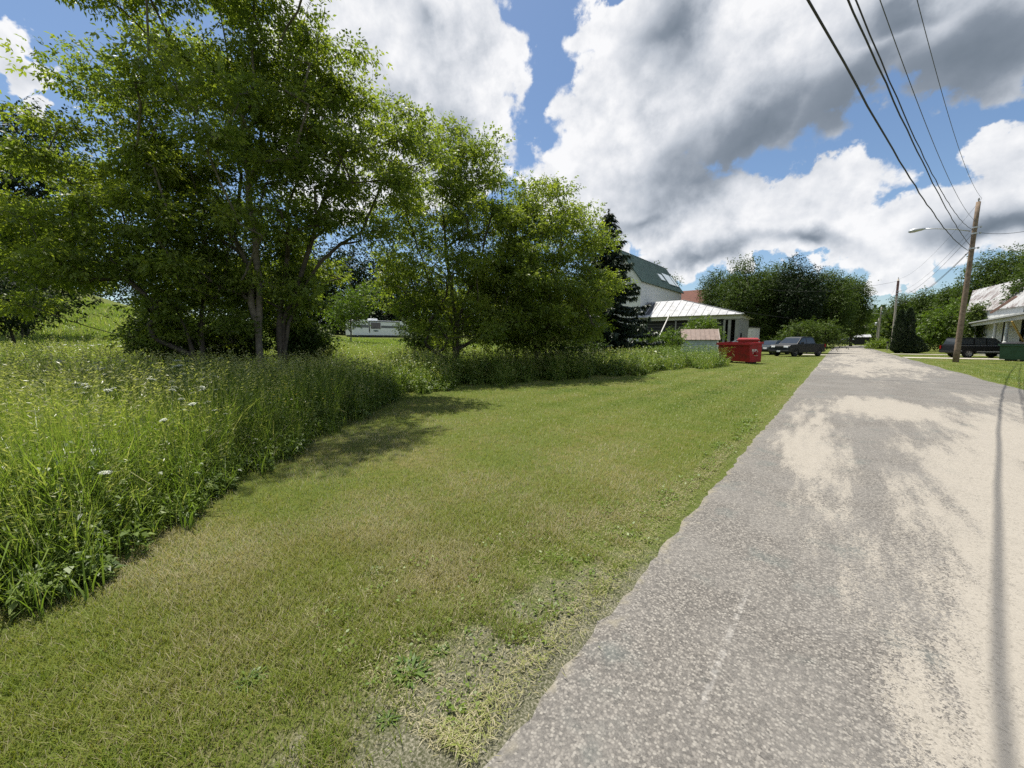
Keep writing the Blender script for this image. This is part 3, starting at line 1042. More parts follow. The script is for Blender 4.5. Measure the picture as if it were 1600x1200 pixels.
broadleaf('bush', 'leafy bush left of the little shed under the leaning pole', 'bush', 1046, 42,
          [E_(1048, 532, 42, 18, 16), E_(1015, 535, 42, 22, 12)], 74, 90, 14, 5, 0.18, 0.09, LEAF_LIME, clump=0.5, gap=0.35, min_z=0.1, r_trunk=0.05)

# right of the road
column('arborvitae', 'slim dark columnar evergreen at the roadside, left of two', 'evergreen', 1404, 47, 5.0, 0.62, 81, NEEDLE, group='pair of columnar evergreens')
column('arborvitae', 'slim dark columnar evergreen at the roadside, right of two', 'evergreen', 1417, 47, 5.3, 0.70, 82, NEEDLE, group='pair of columnar evergreens')
column('low_evergreen', 'low spreading dark evergreen at the foot of the two columns', 'evergreen', 1428, 46.5, 2.0, 1.15, 83, NEEDLE, nl=4000)
broadleaf('bush', 'large bright green bush left of the utility pole', 'bush', 1470, 56,
          [E_(1468, 510, 56, 30, 30), E_(1490, 500, 56, 22, 28), E_(1452, 525, 56, 20, 20), E_(1500, 525, 57, 25, 20)], 84, 190, 18, 5, 0.24, 0.12, LEAF_LIME, clump=0.85, gap=0.5, min_z=0.1, r_trunk=0.08, tint=(0.0, 0.75))
for i, (u, D, top, ru, lab) in enumerate([
    (1545, 88, 400, 40, 'big tree behind the roof of the porch house, left of its pair'),
    (1590, 84, 392, 46, 'big tree behind the roof of the porch house, right of its pair'),
    (1455, 120, 470, 26, 'mid green tree on the slope left of the utility pole'),
    (1498, 108, 452, 28, 'mid green tree on the slope behind the utility pole'),
    (1415, 135, 484, 20, 'small tree on the slope above the columnar evergreens'),
    (1650, 70, 380, 60, 'tall tree at the right edge of the picture')]):
    c0 = (top + 530) / 2
    broadleaf('slope_tree', lab, 'tree', u, D, [E_(u, top + 30, D, ru * 0.75, 30), E_(u - ru * .4, c0 - 5, D, ru * 0.7, 38), E_(u + ru * .4, c0, D, ru * 0.7, 38), E_(u, 505, D, ru * 0.9, 28)],
              90 + i, 190, 40, 3, 0.38 if D < 100 else 0.52, 0.21 if D < 100 else 0.29, LEAF_MID, bark=BARK_DK, clump=1.8, gap=1.3, r_trunk=0.28, min_z=1.0, tint=(0.2, 0.95), group='trees on the right slope')
broadleaf('roadside_tree', 'leafy tree covering the right end of the porch house roof', 'tree', 1596, 44,
          [E_(1602, 462, 44, 20, 28), E_(1630, 450, 44, 34, 40)], 97, 130, 18, 5, 0.24, 0.13, LEAF_MID, clump=0.8, gap=0.5, r_trunk=0.14)
broadleaf('bush', 'leafy bush seen through the porch columns of the right hand house', 'bush', 1532, 48.5,
          [E_(1522, 515, 48.5, 20, 18), E_(1545, 510, 48, 18, 22), E_(1535, 490, 48.5, 22, 14)], 99, 120, 18, 5, 0.22, 0.12, LEAF_MID, clump=0.7, gap=0.4, min_z=0.2, r_trunk=0.05, tint=(0.3, 1.0))
broadleaf('flowering_bush', 'low yellow green bush at the right road edge far down the road', 'bush', 1372, 70,
          [E_(1372, 541, 70, 15, 7)], 98, 70, 12, 3, 0.3, 0.14, LEAF_LIME, clump=0.6, gap=0.3, min_z=0.05, r_trunk=0.03, tint=(0.5, 1.0))

# the wooded hill reads as one mass
rng = np.random.default_rng(5)
geo = Geo()
for a, q, h0, s0, tt in zip(rng.uniform(-42, 30, 2300), rng.random(2300) ** 0.8, rng.uniform(7, 13, 2300), rng.uniform(3, 5.5, 2300), rng.random(2300)):
    d = 185 + 225 * q
    x, y = d * math.sin(R(a)), d * math.cos(R(a))
    z = hill_h(a) * float(sstep(0, 0.62, (d - 190) / 320)) + gz(x, 0) * 0.3
    n = 90
    dr = nrm(rng.normal(0, 1, (n, 3)))
    rr = rng.uniform(0.6, 1.05, n)[:, None]
    B = np.array([x, y, z + h0 * 0.58]) + dr * rr * np.array([s0, s0, h0 * 0.48])
    Vq, Qq = leaf_quads(B, nrm(dr + rng.normal(0, 0.6, (n, 3))), nrm(rng.normal(0, 0.6, (n, 3)) + np.array([0, 0, 1])), np.full(n, 1.7), np.full(n, 1.1), 0.1)
    geo.add(Vq, Qq, np.clip(tt * 0.6 + 0.4 * rng.random(n), 0, 1))
tag(geo.build('hill_woods', LEAF_MID), 'wooded hillside rising beyond the end of the road', 'woods', kind='stuff')
# ---------------------------------------------------------------- mown grass and meadow
EDGE = [(-180, 3.2), (-150, 3.1), (-120, 3.3), (-94.6, 3.63), (-86, 3.83), (-75.3, 5.3), (-65, 7.1), (-58, 9.6), (-54.6, 11.6), (-46, 13.4), (-37.9, 14.2), (-24, 17.7), (-13.6, 24.8), (-10.8, 27.6), (-10.3, 60), (20, 400)]
EA = np.array([R(a) for a, _ in EDGE])
ED = np.array([d for _, d in EDGE])


def edge_d(az):
    d = np.interp(az, EA, ED)
    return d * (1 + 0.035 * np.sin(az * 37) + 0.025 * np.sin(az * 91 + 1))


def scatter(n, az0, az1, d0, d1, power, rng):
    """points round the viewpoint, thinning with distance"""
    az = rng.uniform(R(az0), R(az1), n)
    u = rng.random(n)
    k = 2 - power
    d = (d0 ** k + u * (d1 ** k - d0 ** k)) ** (1 / k)
    return az, d, np.stack([d * np.sin(az), d * np.cos(az)], -1)


def vnoise(xy, s, seed=0):
    """cheap smooth 2-d noise, about 0..1"""
    x, y = xy[:, 0] / s, xy[:, 1] / s
    return 0.5 + 0.25 * (np.sin(x * 1.3 + 1.7 * np.sin(y * 0.9 + seed)) * np.cos(y * 1.1 + seed * 2.1 + 1.3 * np.sin(x * 0.7)) + np.sin(x * 2.7 + y * 2.1 + seed) * np.sin(y * 3.3 - x * 1.9 + 2 * seed))


def blades(base, h, w, lean, az, nseg, curl=1.0, flop=None):
    """tapered, bending blades: base (n,3)"""
    n = len(base)
    dirv = np.stack([np.cos(az), np.sin(az), np.zeros(n)], -1)
    side = np.stack([-np.sin(az), np.cos(az), np.zeros(n)], -1)
    rows = []
    for k in range(nseg + 1):
        s = k / nseg
        bend = lean * s ** (1.6 * curl)
        up = h * (s - (0.0 if flop is None else flop * s ** 4))
        c = base + dirv * (bend * h)[:, None] + np.array([0, 0, 1.0]) * up[:, None]
        ww = w * (1 - s ** 1.8) * (0.75 + 0.5 * min(1, s * 3)) * 0.5 + 0.0004
        rows.append(c - side * ww[:, None])
        rows.append(c + side * ww[:, None])
    V = np.stack(rows, 1).reshape(-1, 3)
    m_ = 2 * (nseg + 1)
    b0 = np.arange(n)[:, None] * m_
    Q = np.concatenate([b0 + np.array([2 * k, 2 * k + 1, 2 * k + 3, 2 * k + 2]) for k in range(nseg)], 1).reshape(-1, 4)
    return V, Q


LAWN_M = leafmat('mown_grass', [(0.0, (0.08, 0.145, 0.018)), (0.30, (0.155, 0.22, 0.028)), (0.55, (0.225, 0.26, 0.045)), (0.75, (0.27, 0.25, 0.105)), (1.0, (0.45, 0.40, 0.25))], 0.35, tcol=(1.2, 1.2, 0.5), noise_amt=0.2)
MEADOW_M = leafmat('meadow_grass', [(0.0, (0.055, 0.10, 0.02)), (0.4, (0.155, 0.225, 0.042)), (0.7, (0.24, 0.30, 0.072)), (0.9, (0.31, 0.32, 0.115)), (1.0, (0.42, 0.40, 0.22))], 0.45, noise_amt=0.25, spec=0.5, rough=0.38)
WEED_M = leafmat('weed_leaf', [(0.0, (0.04, 0.075, 0.015)), (0.5, (0.11, 0.165, 0.03)), (1.0, (0.21, 0.26, 0.065))], 0.35)
rng = np.random.default_rng(11)

# lawn, both sides of the road
geo = Geo()
az, d, p = scatter(560000, -150, -0.4, 0.9, 46, 1.62, rng)
ok = (d < edge_d(az) + 0.5) & (p[:, 0] < -1.08 - 0.05 * sstep(4, 1.5, p[:, 1]) + 0.07 * np.sin(p[:, 1] * 2.3 + 1) * np.sin(p[:, 1] * 5.1) + 0.05 * np.sin(p[:, 1] * 13) + 0.05 * rng.normal(0, 1, len(p))) & ((d > 1.0))
ok &= ~((p[:, 1] > 51.5) & (p[:, 1] < 54.2) & (p[:, 0] > -3.5))
vis = (az > R(-105)) | (d < 3)
ok &= vis
az, d, p = az[ok], d[ok], p[ok]
az3, d3, p3 = scatter(300000, -118, -8, 0.9, 5.2, 0.9, rng)          # the sward close to the viewer
ok = (d3 < edge_d(az3) + 0.3) & (rng.random(len(d3)) > sstep(2.2, 5.1, d3)) & (p3[:, 0] < -1.08 - 0.05 * sstep(4, 1.5, p3[:, 1]) + 0.07 * np.sin(p3[:, 1] * 2.3 + 1) * np.sin(p3[:, 1] * 5.1) + 0.06 * np.sin(p3[:, 1] * 13) + 0.05 * rng.normal(0, 1, len(p3)))
d, p = np.concatenate([d, d3[ok]]), np.concatenate([p, p3[ok]])
az2, d2, p2 = scatter(90000, 1.0, 22, 16, 80, 1.6, rng)
ok = (p2[:, 0] > 4.72) & ~((p2[:, 1] - 0.1 * (p2[:, 0] - 4.6) > 48.6) & (p2[:, 1] - 0.1 * (p2[:, 0] - 4.6) < 51.2)) & ~((p2[:, 1] - 0.05 * (p2[:, 0] - 4.6) > 60.6) & (p2[:, 1] - 0.05 * (p2[:, 0] - 4.6) < 62.6))
d, p = np.concatenate([d, d2[ok]]), np.concatenate([p, p2[ok]])
n1, n2, n3 = vnoise(p, 1.1, 3), vnoise(p, 0.28, 5), vnoise(p, 4.0, 8)
# thin, tufted turf in the gritty verge
vd = -1.0 - p[:, 0]
vw = 0.22 + 0.95 * sstep(3.4, 1.6, p[:, 1]) + 0.25 * sstep(8, 3, p[:, 1])
verge = (1 - sstep(0.2 * vw, vw * (0.5 + 1.0 * n1), vd)) * sstep(16, 3, p[:, 1]) * (vd > -0.3)
keep = rng.random(len(p)) > 0.95 * verge * (1.0 - 1.0 * sstep(0.42, 0.62, 0.6 * n2 + 0.4 * n1))
d, p, n1, n2, n3, verge = d[keep], p[keep], n1[keep], n2[keep], n3[keep], verge[keep]
n = len(p)
lod = np.clip(d / 3.8, 1, 5)
h = rng.uniform(0.018, 0.042, n) * (0.75 + 0.6 * n2) * np.clip(lod, 1, 1.25)
w = rng.uniform(0.0018, 0.0036, n) * lod
base = np.stack([p[:, 0], p[:, 1], terrain(p[:, 0], p[:, 1]) - 0.004], -1)
dry = sstep(0.36, 0.72, n1 * 0.55 + n3 * 0.45)
stripe = 0.5 + 0.5 * np.sin(p[:, 0] * 5.2 + 1.3 * n3)
# the sunny near part is drier and browner; the swath beyond stays green
nearby = sstep(9.5, 4.5, np.hypot(p[:, 0] + 2.5, p[:, 1] - 1.0))
tint = 0.24 + 0.16 * (n2 - 0.5) + 0.36 * dry + 0.27 * nearby + 0.24 * (rng.random(n) - 0.5) + 0.34 * (stripe - 0.5) * (1 - nearby) - 0.04 * (1 - nearby) - 0.14 * verge
straw = (rng.random(n) < 0.06 + 0.10 * nearby + 0.28 * dry * (0.4 + nearby * 0.6) + 0.22 * verge) * rng.uniform(0.3, 0.6, n)
V, Q = blades(base, h, np.where(straw > 0, w * 0.6, w), rng.uniform(0.2, 1.3, n), rng.uniform(0, 6.283, n), 2)
clover = sstep(0.72, 0.9, n2) * 0.15
tint = np.clip(tint + straw - clover, 0, 1)
geo.add(V, Q, np.repeat(tint, 2))
# clover and plantain leaves in little mats through the verge
k = 2600
cl = rng.integers(0, 150, k)
cy = 0.85 + rng.random(150) ** 1.8 * 9
ccx = -1.08 - rng.random(150) ** 1.3 * (0.25 + 0.95 * sstep(4.5, 1.5, cy))
B = np.stack([ccx[cl] + rng.normal(0, 0.045, k), cy[cl] + rng.normal(0, 0.05, k), 0.006 + 0.028 * rng.random(k)], -1)
aa = rng.uniform(0, 6.283, k)
ll = rng.uniform(0.010, 0.026, k) * (1 + 0.12 * cy[cl])
Vq, Qq = leaf_quads(B, nrm(np.stack([np.cos(aa), np.sin(aa), rng.normal(0.25, 0.3, k)], -1)), nrm(np.array([0, 0, 1.0]) + rng.normal(0, 0.3, (k, 3))), ll, ll * rng.uniform(0.35, 0.8, k))
geo.add(Vq, Qq, np.clip(0.08 + 0.3 * rng.random(k), 0, 1))
# pale dead thatch lying in the verge
k = 7000
yy = 0.85 + rng.random(k) ** 1.6 * 6
xx = -1.07 - rng.random(k) ** 1.2 * (0.2 + 1.1 * sstep(4.2, 1.4, yy))
aa = rng.uniform(0, 6.283, k)
Vq, Qq = leaf_quads(np.stack([xx, yy, 0.004 + 0.014 * rng.random(k)], -1), nrm(np.stack([np.cos(aa), np.sin(aa), rng.normal(0.05, 0.15, k)], -1)), np.tile([0, 0, 1.0], (k, 1)), rng.uniform(0.015, 0.05, k), np.full(k, 0.0028) * (1 + yy * 0.15))
geo.add(Vq, Qq, rng.uniform(0.72, 1.0, k))
# dead clippings lying flat along the road's edge
k = 4500
yy = 0.9 + rng.random(k) ** 2.2 * 16
cx = -1.05 + rng.normal(0.0, 0.055, k)
cb = np.stack([cx, yy, np.full(k, 0.018) + rng.random(k) * 0.02], -1)
aa = rng.uniform(0, 6.283, k)
Vq, Qq = leaf_quads(cb, np.stack([np.cos(aa), np.sin(aa), rng.normal(0, 0.12, k)], -1), np.tile([0, 0, 1.0], (k, 1)), rng.uniform(0.02, 0.06, k), np.full(k, 0.003) * (1 + yy * 0.12))
geo.add(Vq, Qq, rng.uniform(0.45, 1.0, k))
tag(geo.build('lawn_grass', LAWN_M), 'mown lawn grass with dry patches between meadow and road', 'grass', kind='stuff')

# tall meadow
geo = Geo()
az, d, p = scatter(330000, -112, -9.8, 3.0, 62, 1.55, rng)
ed = edge_d(az)
dep = d - ed                       # metres in from the mown edge
fr = sstep(-0.05, 0.5, dep + rng.normal(0, 0.12, len(d)))
ok = (dep > -0.18) & (rng.random(len(d)) < 0.25 + 0.75 * fr) & (d < 62)
ok &= ~((p[:, 0] > -6.5) & (p[:, 1] > 29.5))
az, d, p, dep = az[ok], d[ok], p[ok], dep[ok]
n1, n2, n3 = vnoise(p, 1.3, 2), vnoise(p, 0.45, 4), vnoise(p, 5.0, 6)
n = len(p)
tall = sstep(-0.1, 1.4, dep)
H0 = (0.30 + 0.68 * tall) * (0.72 + 0.38 * n1 + 0.22 * n2)
H0 *= np.where(az > R(-62), 0.88, 1.0) * np.where(az > R(-20), 0.75, 1.0)
H0 *= 1 - 0.62 * sstep(24, 40, d)      # grazed field beyond the trees
h = H0 * rng.uniform(0.6, 1.12, n)
lod = np.clip(d / 6.0, 1, 6)
w = rng.uniform(0.004, 0.0105, n) * lod ** 0.8
wide = rng.random(n) < 0.16
w = np.where(wide, w * 1.6, w)
base = np.stack([p[:, 0], p[:, 1], terrain(p[:, 0], p[:, 1]) - 0.01], -1)
lean = np.abs(rng.normal(0.26, 0.26, n)) + np.where(wide, 0.3, 0.0)
flop = np.where(rng.random(n) < 0.45, rng.uniform(0.15, 0.55, n), rng.uniform(0, 0.12, n))
V, Q = blades(base, h, w, lean * (1 + flop), rng.normal(R(-20), 1.5, n), 4, 1.1, flop)
tint = np.clip(0.55 + 0.25 * (n3 - 0.5) + 0.25 * (n1 - 0.5) + 0.44 * (rng.random(n) - 0.5) + (rng.random(n) < 0.08) * 0.4, 0, 1)
geo.add(V, Q, np.repeat(tint, 4))
# flowering stems: thin stalk with a feathery head
k = 17000
ok = (dep > 0.2) & (d < 26)
ii = rng.choice(np.nonzero(ok)[0], k, replace=False)
hb = H0[ii] * rng.uniform(1.0, 1.28, k)
aa = rng.normal(R(-20), 1.6, k)
ln = rng.uniform(0.1, 0.35, k)
V, Q = blades(base[ii], hb, 0.0028 * np.clip(d[ii] / 5, 1, 4), ln, aa, 3, 1.1)
geo.add(V, Q, np.repeat(rng.uniform(0.6, 0.9, k), 3))
tip = base[ii] + np.stack([np.cos(aa) * ln * hb, np.sin(aa) * ln * hb, hb], -1)
for r_ in range(5):
    B = tip + np.stack([rng.normal(0, 0.012, k), rng.normal(0, 0.012, k), -0.035 * r_ + rng.normal(0, 0.01, k)], -1)
    Vq, Qq = leaf_quads(B, nrm(np.stack([np.cos(aa) + rng.normal(0, .4, k), np.sin(aa) + rng.normal(0, .4, k), rng.normal(0.5, .3, k)], -1)), nrm(rng.normal(0, 1, (k, 3))), rng.uniform(0.03, 0.06, k), 0.009 * np.clip(d[ii] / 5, 1, 3))
    geo.add(Vq, Qq, rng.uniform(0.78, 1.0, k))
tag(geo.build('tall_grass', MEADOW_M), 'tall unmown meadow grass filling the left side up to the trees', 'grass', kind='stuff')

# broad-leaved weeds: along the mown edge, thickest towards the shed
geo = Geo()
az, d, p = scatter(26000, -110, -10.6, 3.3, 40, 1.5, rng)
dep = d - edge_d(az)
band = np.where(az > R(-68), 2.2, 0.9) + np.where(az > R(-24), 3.0, 0)
den = np.exp(-np.maximum(0, dep) / band) * np.where(az > R(-70), 1.0, 0.6) + 0.10
ok = (dep > -0.12) & (rng.random(len(d)) < den)
ok &= ~((p[:, 0] > -6.8) & (p[:, 1] > 28.7))
az, d, p, dep = az[ok], d[ok], p[ok], dep[ok]
n = len(p)
h = (0.18 + 0.56 * sstep(-0.1, 1.2, dep)) * rng.uniform(0.6, 1.3, n) * np.where(az > R(-70), 1.2, 1.0) * np.where(az > R(-22), 1.15, 1)
base = np.stack([p[:, 0], p[:, 1], terrain(p[:, 0], p[:, 1])], -1)
NL = 32
lod = np.repeat(np.clip(d / 7, 1, 2.2), NL)
B = np.repeat(base, NL, 0)
s = rng.random(n * NL)
a = rng.random(n * NL) * 6.283
r_ = np.repeat(h, NL) * 0.30 * rng.random(n * NL) ** 0.5
B = B + np.stack([r_ * np.cos(a), r_ * np.sin(a), np.repeat(h, NL) * (0.12 + 0.88 * s)], -1)
ax = nrm(np.stack([np.cos(a), np.sin(a), rng.normal(0.15, 0.35, n * NL)], -1))
lw = rng.random(n)
Lf = np.repeat(rng.uniform(0.03, 0.068, n), NL) * lod * rng.uniform(0.6, 1.2, n * NL)
Vq, Qq = leaf_quads(B, ax, nrm(np.array([0, 0, 1.0]) + rng.normal(0, 0.4, (n * NL, 3))), Lf, Lf * np.repeat(rng.uniform(0.28, 0.75, n), NL), 0.25)
geo.add(Vq, Qq, np.clip(np.repeat(rng.uniform(0.2, 0.8, n), NL) + rng.normal(0, 0.12, n * NL), 0, 1))
V, Q = blades(base, h * 1.02, np.full(n, 0.006), np.full(n, 0.05), rng.random(n) * 6.283, 2)
geo.add(V, Q, np.full(2 * n, 0.3))
tag(geo.build('edge_weeds', WEED_M), 'broad leaved weeds and brambles along the edge of the mown lawn', 'weeds', kind='stuff')

# small yellow flowers scattered in the shaded strip
YEL = solid('yellow_petal', (0.62, 0.46, 0.02), 0.6, var=0.2)
az, d, p = scatter(420, -72, -50, 6.5, 14, 1.2, rng)
dep = d - edge_d(az)
ok = (dep > 0.2) & (dep < 4.5)
d, p = d[ok], p[ok]
n = len(p)
zz = terrain(p[:, 0], p[:, 1]) + rng.uniform(0.5, 0.92, n)
geo = Geo()
for k in range(5):
    a = 2 * math.pi * k / 5 + rng.random(n)
    Vq, Qq = leaf_quads(np.stack([p[:, 0], p[:, 1], zz], -1), nrm(np.stack([np.cos(a), np.sin(a), np.full(n, 0.25)], -1)), np.tile([0, 0, 1.0], (n, 1)), np.full(n, 0.017), np.full(n, 0.018))
    geo.add(Vq, Qq, 0.5)
tag(geo.build('yellow_wildflowers', YEL), 'tiny yellow wildflowers dotted through the weeds at the lawn edge', 'flowers', kind='stuff')

# white umbel flowers, each its own plant
PETAL = solid('white_umbel', (0.62, 0.64, 0.54), 0.7, var=0.15)
STEM = solid('green_stem', (0.09, 0.14, 0.035), 0.6, var=0.2)
ug = 'white umbel flowers in the meadow'


def umbel(seed):
    r2 = np.random.default_rng(seed)
    root = thing('white_flower', 'flat white umbel flower on a thin stem above the meadow grass', 'flower', (0, 0, 0), 0, ug)
    w = MB()
    w.tube([(0, 0, -1.1), (0.02, 0.01, -0.5), (0, 0, 0)], [0.004, 0.0035, 0.003], 5)
    k = 26
    a = np.arange(k) * 2.399
    rr = 0.052 * np.sqrt(np.arange(k) / k)
    for x_, y_ in zip(rr * np.cos(a), rr * np.sin(a)):
        w.tube([(0, 0, -0.045), (x_ * 0.7, y_ * 0.7, -0.016), (x_, y_, -4.5 * (x_ * x_ + y_ * y_))], 0.0011, 3, cap=False)
    w.build('stem', STEM, root)
    g = Geo()
    n_ = k * 7
    c_ = np.repeat(np.stack([rr * np.cos(a), rr * np.sin(a), -4.5 * rr ** 2], -1), 7, 0)
    aa_ = r2.random(n_) * 6.283
    Vq_, Qq_ = leaf_quads(c_ + np.stack([0.005 * np.cos(aa_), 0.005 * np.sin(aa_), r2.normal(0, 0.002, n_)], -1), np.stack([np.cos(aa_), np.sin(aa_), r2.normal(0, 0.2, n_)], -1), np.tile([0, 0, 1.0], (n_, 1)), np.full(n_, 0.011), np.full(n_, 0.010))
    g.add(Vq_, Qq_, 0.5)
    g.build('flower_head', PETAL, root)
    return root


protos = [umbel(1), umbel(2)]
spots = [(325, 627), (352, 646), (335, 640), (300, 630), (255, 655), (283, 622), (322, 672), (165, 737), (345, 560), (300, 565), (238, 582), (205, 590)]
rr = random.Random(4)
while len(spots) < 120:
    u, v = rr.uniform(60, 345), 538 + rr.random() ** 1.7 * 75
    spots.append((u, v))
n_used = 0
for i, (u, v) in enumerate(spots):
    _, f = ray(u, v)
    rv, _ = ray(u, v)
    a = math.atan2(rv.x, rv.y)
    eD = (float(edge_d(np.array([a]))[0]) + 0.35) * f / math.hypot(rv.x, rv.y)
    D = min(15.0, max(eD, (1.6 - rr.uniform(0.95, 1.2)) * FPX / max(4, v - HORIZON)))
    q = P(u, v, D)
    o = protos[i] if i < 2 else copy_tree(protos[i % 2])
    o.location = q
    o.rotation_euler = (rr.uniform(-0.3, 0.3), rr.uniform(-0.3, 0.3), rr.uniform(0, 6.28))
    s = rr.uniform(0.75, 1.2) * (0.62 if D < 6 else 1.35)
    o.scale = (s, s, max(0.6, (q.z - gz(q.x, q.y)) / 1.08))

# rosette weeds in the lawn
ROS = leafmat('rosette_leaf', [(0.0, (0.05, 0.10, 0.02)), (1.0, (0.15, 0.22, 0.045))], 0.3)
for i, (u, v, sz, lab) in enumerate([(640, 1052, 0.105, 'dark green leafy weed in the bare ground beside the road'), (392, 1062, 0.075, 'bright green leafy weed in the lawn, near the bottom of the picture'),
                                     (585, 893, 0.075, 'small upright green weed in the dry lawn'), (690, 1018, 0.05, 'little green tuft between the dark leafy weed and the road'), (605, 1125, 0.05, 'lowest green tuft in the gritty verge')]):
    r_, f = ray(u, v)
    q = r_ * (CAM_H / -r_.z)
    root = thing('lawn_weed', lab, 'weed', (q.x, q.y, gz(q.x, q.y)))
    r2 = np.random.default_rng(300 + i)
    n_ = 90
    a = r2.random(n_) * 6.283
    el = r2.uniform(0.05, 1.0, n_)
    ax = nrm(np.stack([np.cos(a), np.sin(a), el], -1))
    B = np.stack([np.cos(a), np.sin(a), np.zeros(n_)], -1) * r2.random(n_)[:, None] * sz * 0.7
    Vq, Qq = leaf_quads(B, ax, nrm(np.array([0, 0, 1.0]) + r2.normal(0, 0.2, (n_, 3))), sz * r2.uniform(0.25, 0.75, n_), sz * r2.uniform(0.10, 0.22, n_), 0.3)
    g = Geo()
    g.add(Vq, Qq, r2.random(n_))
    g.build('leaves', ROS, root)
# ---------------------------------------------------------------- poles and wires
POLE_M = solid('weathered_pole', (0.23, 0.168, 0.12), 0.85, var=0.45, scale=5, bump=0.5, bscale=22, color2=(0.12, 0.085, 0.06))
POLE_GREY = solid('grey_pole', (0.40, 0.36, 0.30), 0.85, var=0.3, scale=4, bump=0.4)
STEEL = solid('galvanised_steel', (0.50, 0.51, 0.52), 0.45, metal=0.6, var=0.15)
CABLE = solid('black_cable', (0.03, 0.03, 0.032), 0.6, var=0.2)
WIREM = solid('grey_wire', (0.09, 0.09, 0.095), 0.5, var=0.2)
PORC = solid('insulator', (0.32, 0.31, 0.30), 0.3, var=0.2)

P1 = Vector((6.53, 41.97, gz(6.53, 41.97)))
P2 = Vector((6.6, 88.0, 0.0))
P3 = Vector((7.4, 133.0, 0.0))
P4 = Vector((9.5, 178.0, 0.0))


def pole(base, label, top, lamp_z=None, mat_=POLE_M, r0=0.17, r1=0.115, arm=3.3, lean=(0, 0), group='utility poles along the road', extras=True):
    root = thing('utility_pole', label, 'pole', tuple(base), 0, group)
    w = MB()
    n = 9
    w.tube([(lean[0] * i / n, lean[1] * i / n, -0.3 + (top + 0.3) * i / n) for i in range(n + 1)], [r0 + (r1 - r0) * i / n for i in range(n + 1)], 14)
    w.build('shaft', mat_, root, smooth=True)
    b = MB()
    b.lathe([(0.0, top + 0.26), (0.05, top + 0.25), (0.035, top + 0.2), (0.06, top + 0.16), (0.04, top + 0.1), (0.02, top - 0.02)], (lean[0], lean[1], 0), sides=10)
    b.build('insulator', PORC, root, smooth=True)
    h = MB()
    for z in (7.9, 8.9, 9.3):
        if z < top:
            h.lathe([(r0 * 0.87 + 0.012, z - 0.05), (r0 * 0.87 + 0.012, z + 0.05)], (lean[0] * z / top, lean[1] * z / top, 0), sides=14)
            h.bar((0.1, -0.1, z), (0.34, -0.1, z), 0.05)
            h.lathe([(0.045, -0.06), (0.06, 0.0), (0.045, 0.06)], (0.36, -0.1, z), sides=8)
    if extras:
        h.build('bracket', STEEL, root)
    if lamp_z:
        a = MB()
        pts = [(-0.1, 0, lamp_z - 0.35), (-0.8, 0, lamp_z - 0.1), (-1.8, 0, lamp_z + 0.12), (-arm + 0.5, 0, lamp_z + 0.2)]
        a.tube(pts, 0.035, 8)
        am = a.build('lamp_arm', STEEL, root, smooth=True)
        hd = MB()
        hd.tube([(-arm + 0.6, 0, lamp_z + 0.2), (-arm + 0.45, 0, lamp_z + 0.2), (-arm + 0.05, 0, lamp_z + 0.17), (-arm - 0.18, 0, lamp_z + 0.13), (-arm - 0.28, 0, lamp_z + 0.11)], [0.05, 0.10, 0.15, 0.12, 0.03], 10)
        hd.build('lamp_head', STEEL, am, smooth=True)
    return root


pole(P1, 'brown wooden utility pole with street lamp arm, standing before the black car', 11.0, 9.45, lean=(0.12, 0.0), arm=2.9)
p2 = pole(P2, 'grey utility pole behind the columnar evergreens, with dark wrapped top', 11.2, None, POLE_GREY, lean=(-0.1, 0), extras=True)
MB().lathe([(0.15, 8.6), (0.15, 10.9)], (-0.08, 0, 0), sides=12).build('sleeve', solid('rust_sleeve', (0.16, 0.09, 0.08), 0.8), p2)
pole(P3, 'thin far utility pole with a lamp arm over the road', 9.6, 8.2, POLE_GREY, arm=4.2)
p4 = pole(P4, 'farthest utility pole carrying a pale transformer can', 8.6, None, POLE_GREY)
MB().lathe([(0.0, 6.2), (0.3, 6.2), (0.3, 7.3), (0.0, 7.4)], (-0.5, 0, 0), sides=12).build('transformer', STEEL, p4, smooth=True)
pole(Vector((4.9 + 2.0, 192, 0)), 'short far lamp pole leaning over the end of the road', 6.6, 6.3, POLE_GREY, arm=3.6, r0=0.12, r1=0.1, extras=False)

P0 = Vector((6.53 - 0.2 * 56, 42 - 55, 0))


def span(a, b, sag, n=36):
    return [a.lerp(b, i / n) - Vector((0, 0, 4 * sag * (i / n) * (1 - i / n))) for i in range(n + 1)]


def wire(label, za, zb, z0, utop, r, mt, dx=0.0, far=True, wob=0.0):
    a = P1 + Vector((0.2 + dx, 0, za))
    # hang the span so that it passes the height surveyed where it leaves the picture
    rv, _ = ray(utop, 0)
    b0 = P0 + Vector((dx, 0, z0))
    sx_ = (a.x - b0.x) / (a.y - b0.y)
    tt = (a.x - sx_ * a.y) / (rv.x - sx_ * rv.y)
    yq, zq = rv.y * tt, CAM_H + rv.z * tt
    s_ = (yq - b0.y) / (a.y - b0.y)
    sag = (b0.z + (a.z - b0.z) * s_ - zq) / (4 * s_ * (1 - s_))
    pts = span(b0, a, sag, 60)
    if wob:
        rr_ = random.Random(int(za * 10))
        pts = [p + Vector((rr_.uniform(-wob, wob), 0, rr_.uniform(-wob, wob))) for p in pts]
    if far:
        pts += span(a, P2 + Vector((dx * 0.5, 0, zb)), 1.0, 24)[1:]
        pts += span(P2 + Vector((dx * 0.5, 0, zb)), P3 + Vector((dx * .5, 0, min(9.3, zb))), 0.8, 12)[1:]
    w = MB()
    w.tube(pts, r, 6, cap=True)
    return tag(w.build('power_line', mt, None, smooth=True), label, 'cable', 'overhead cables along the road')


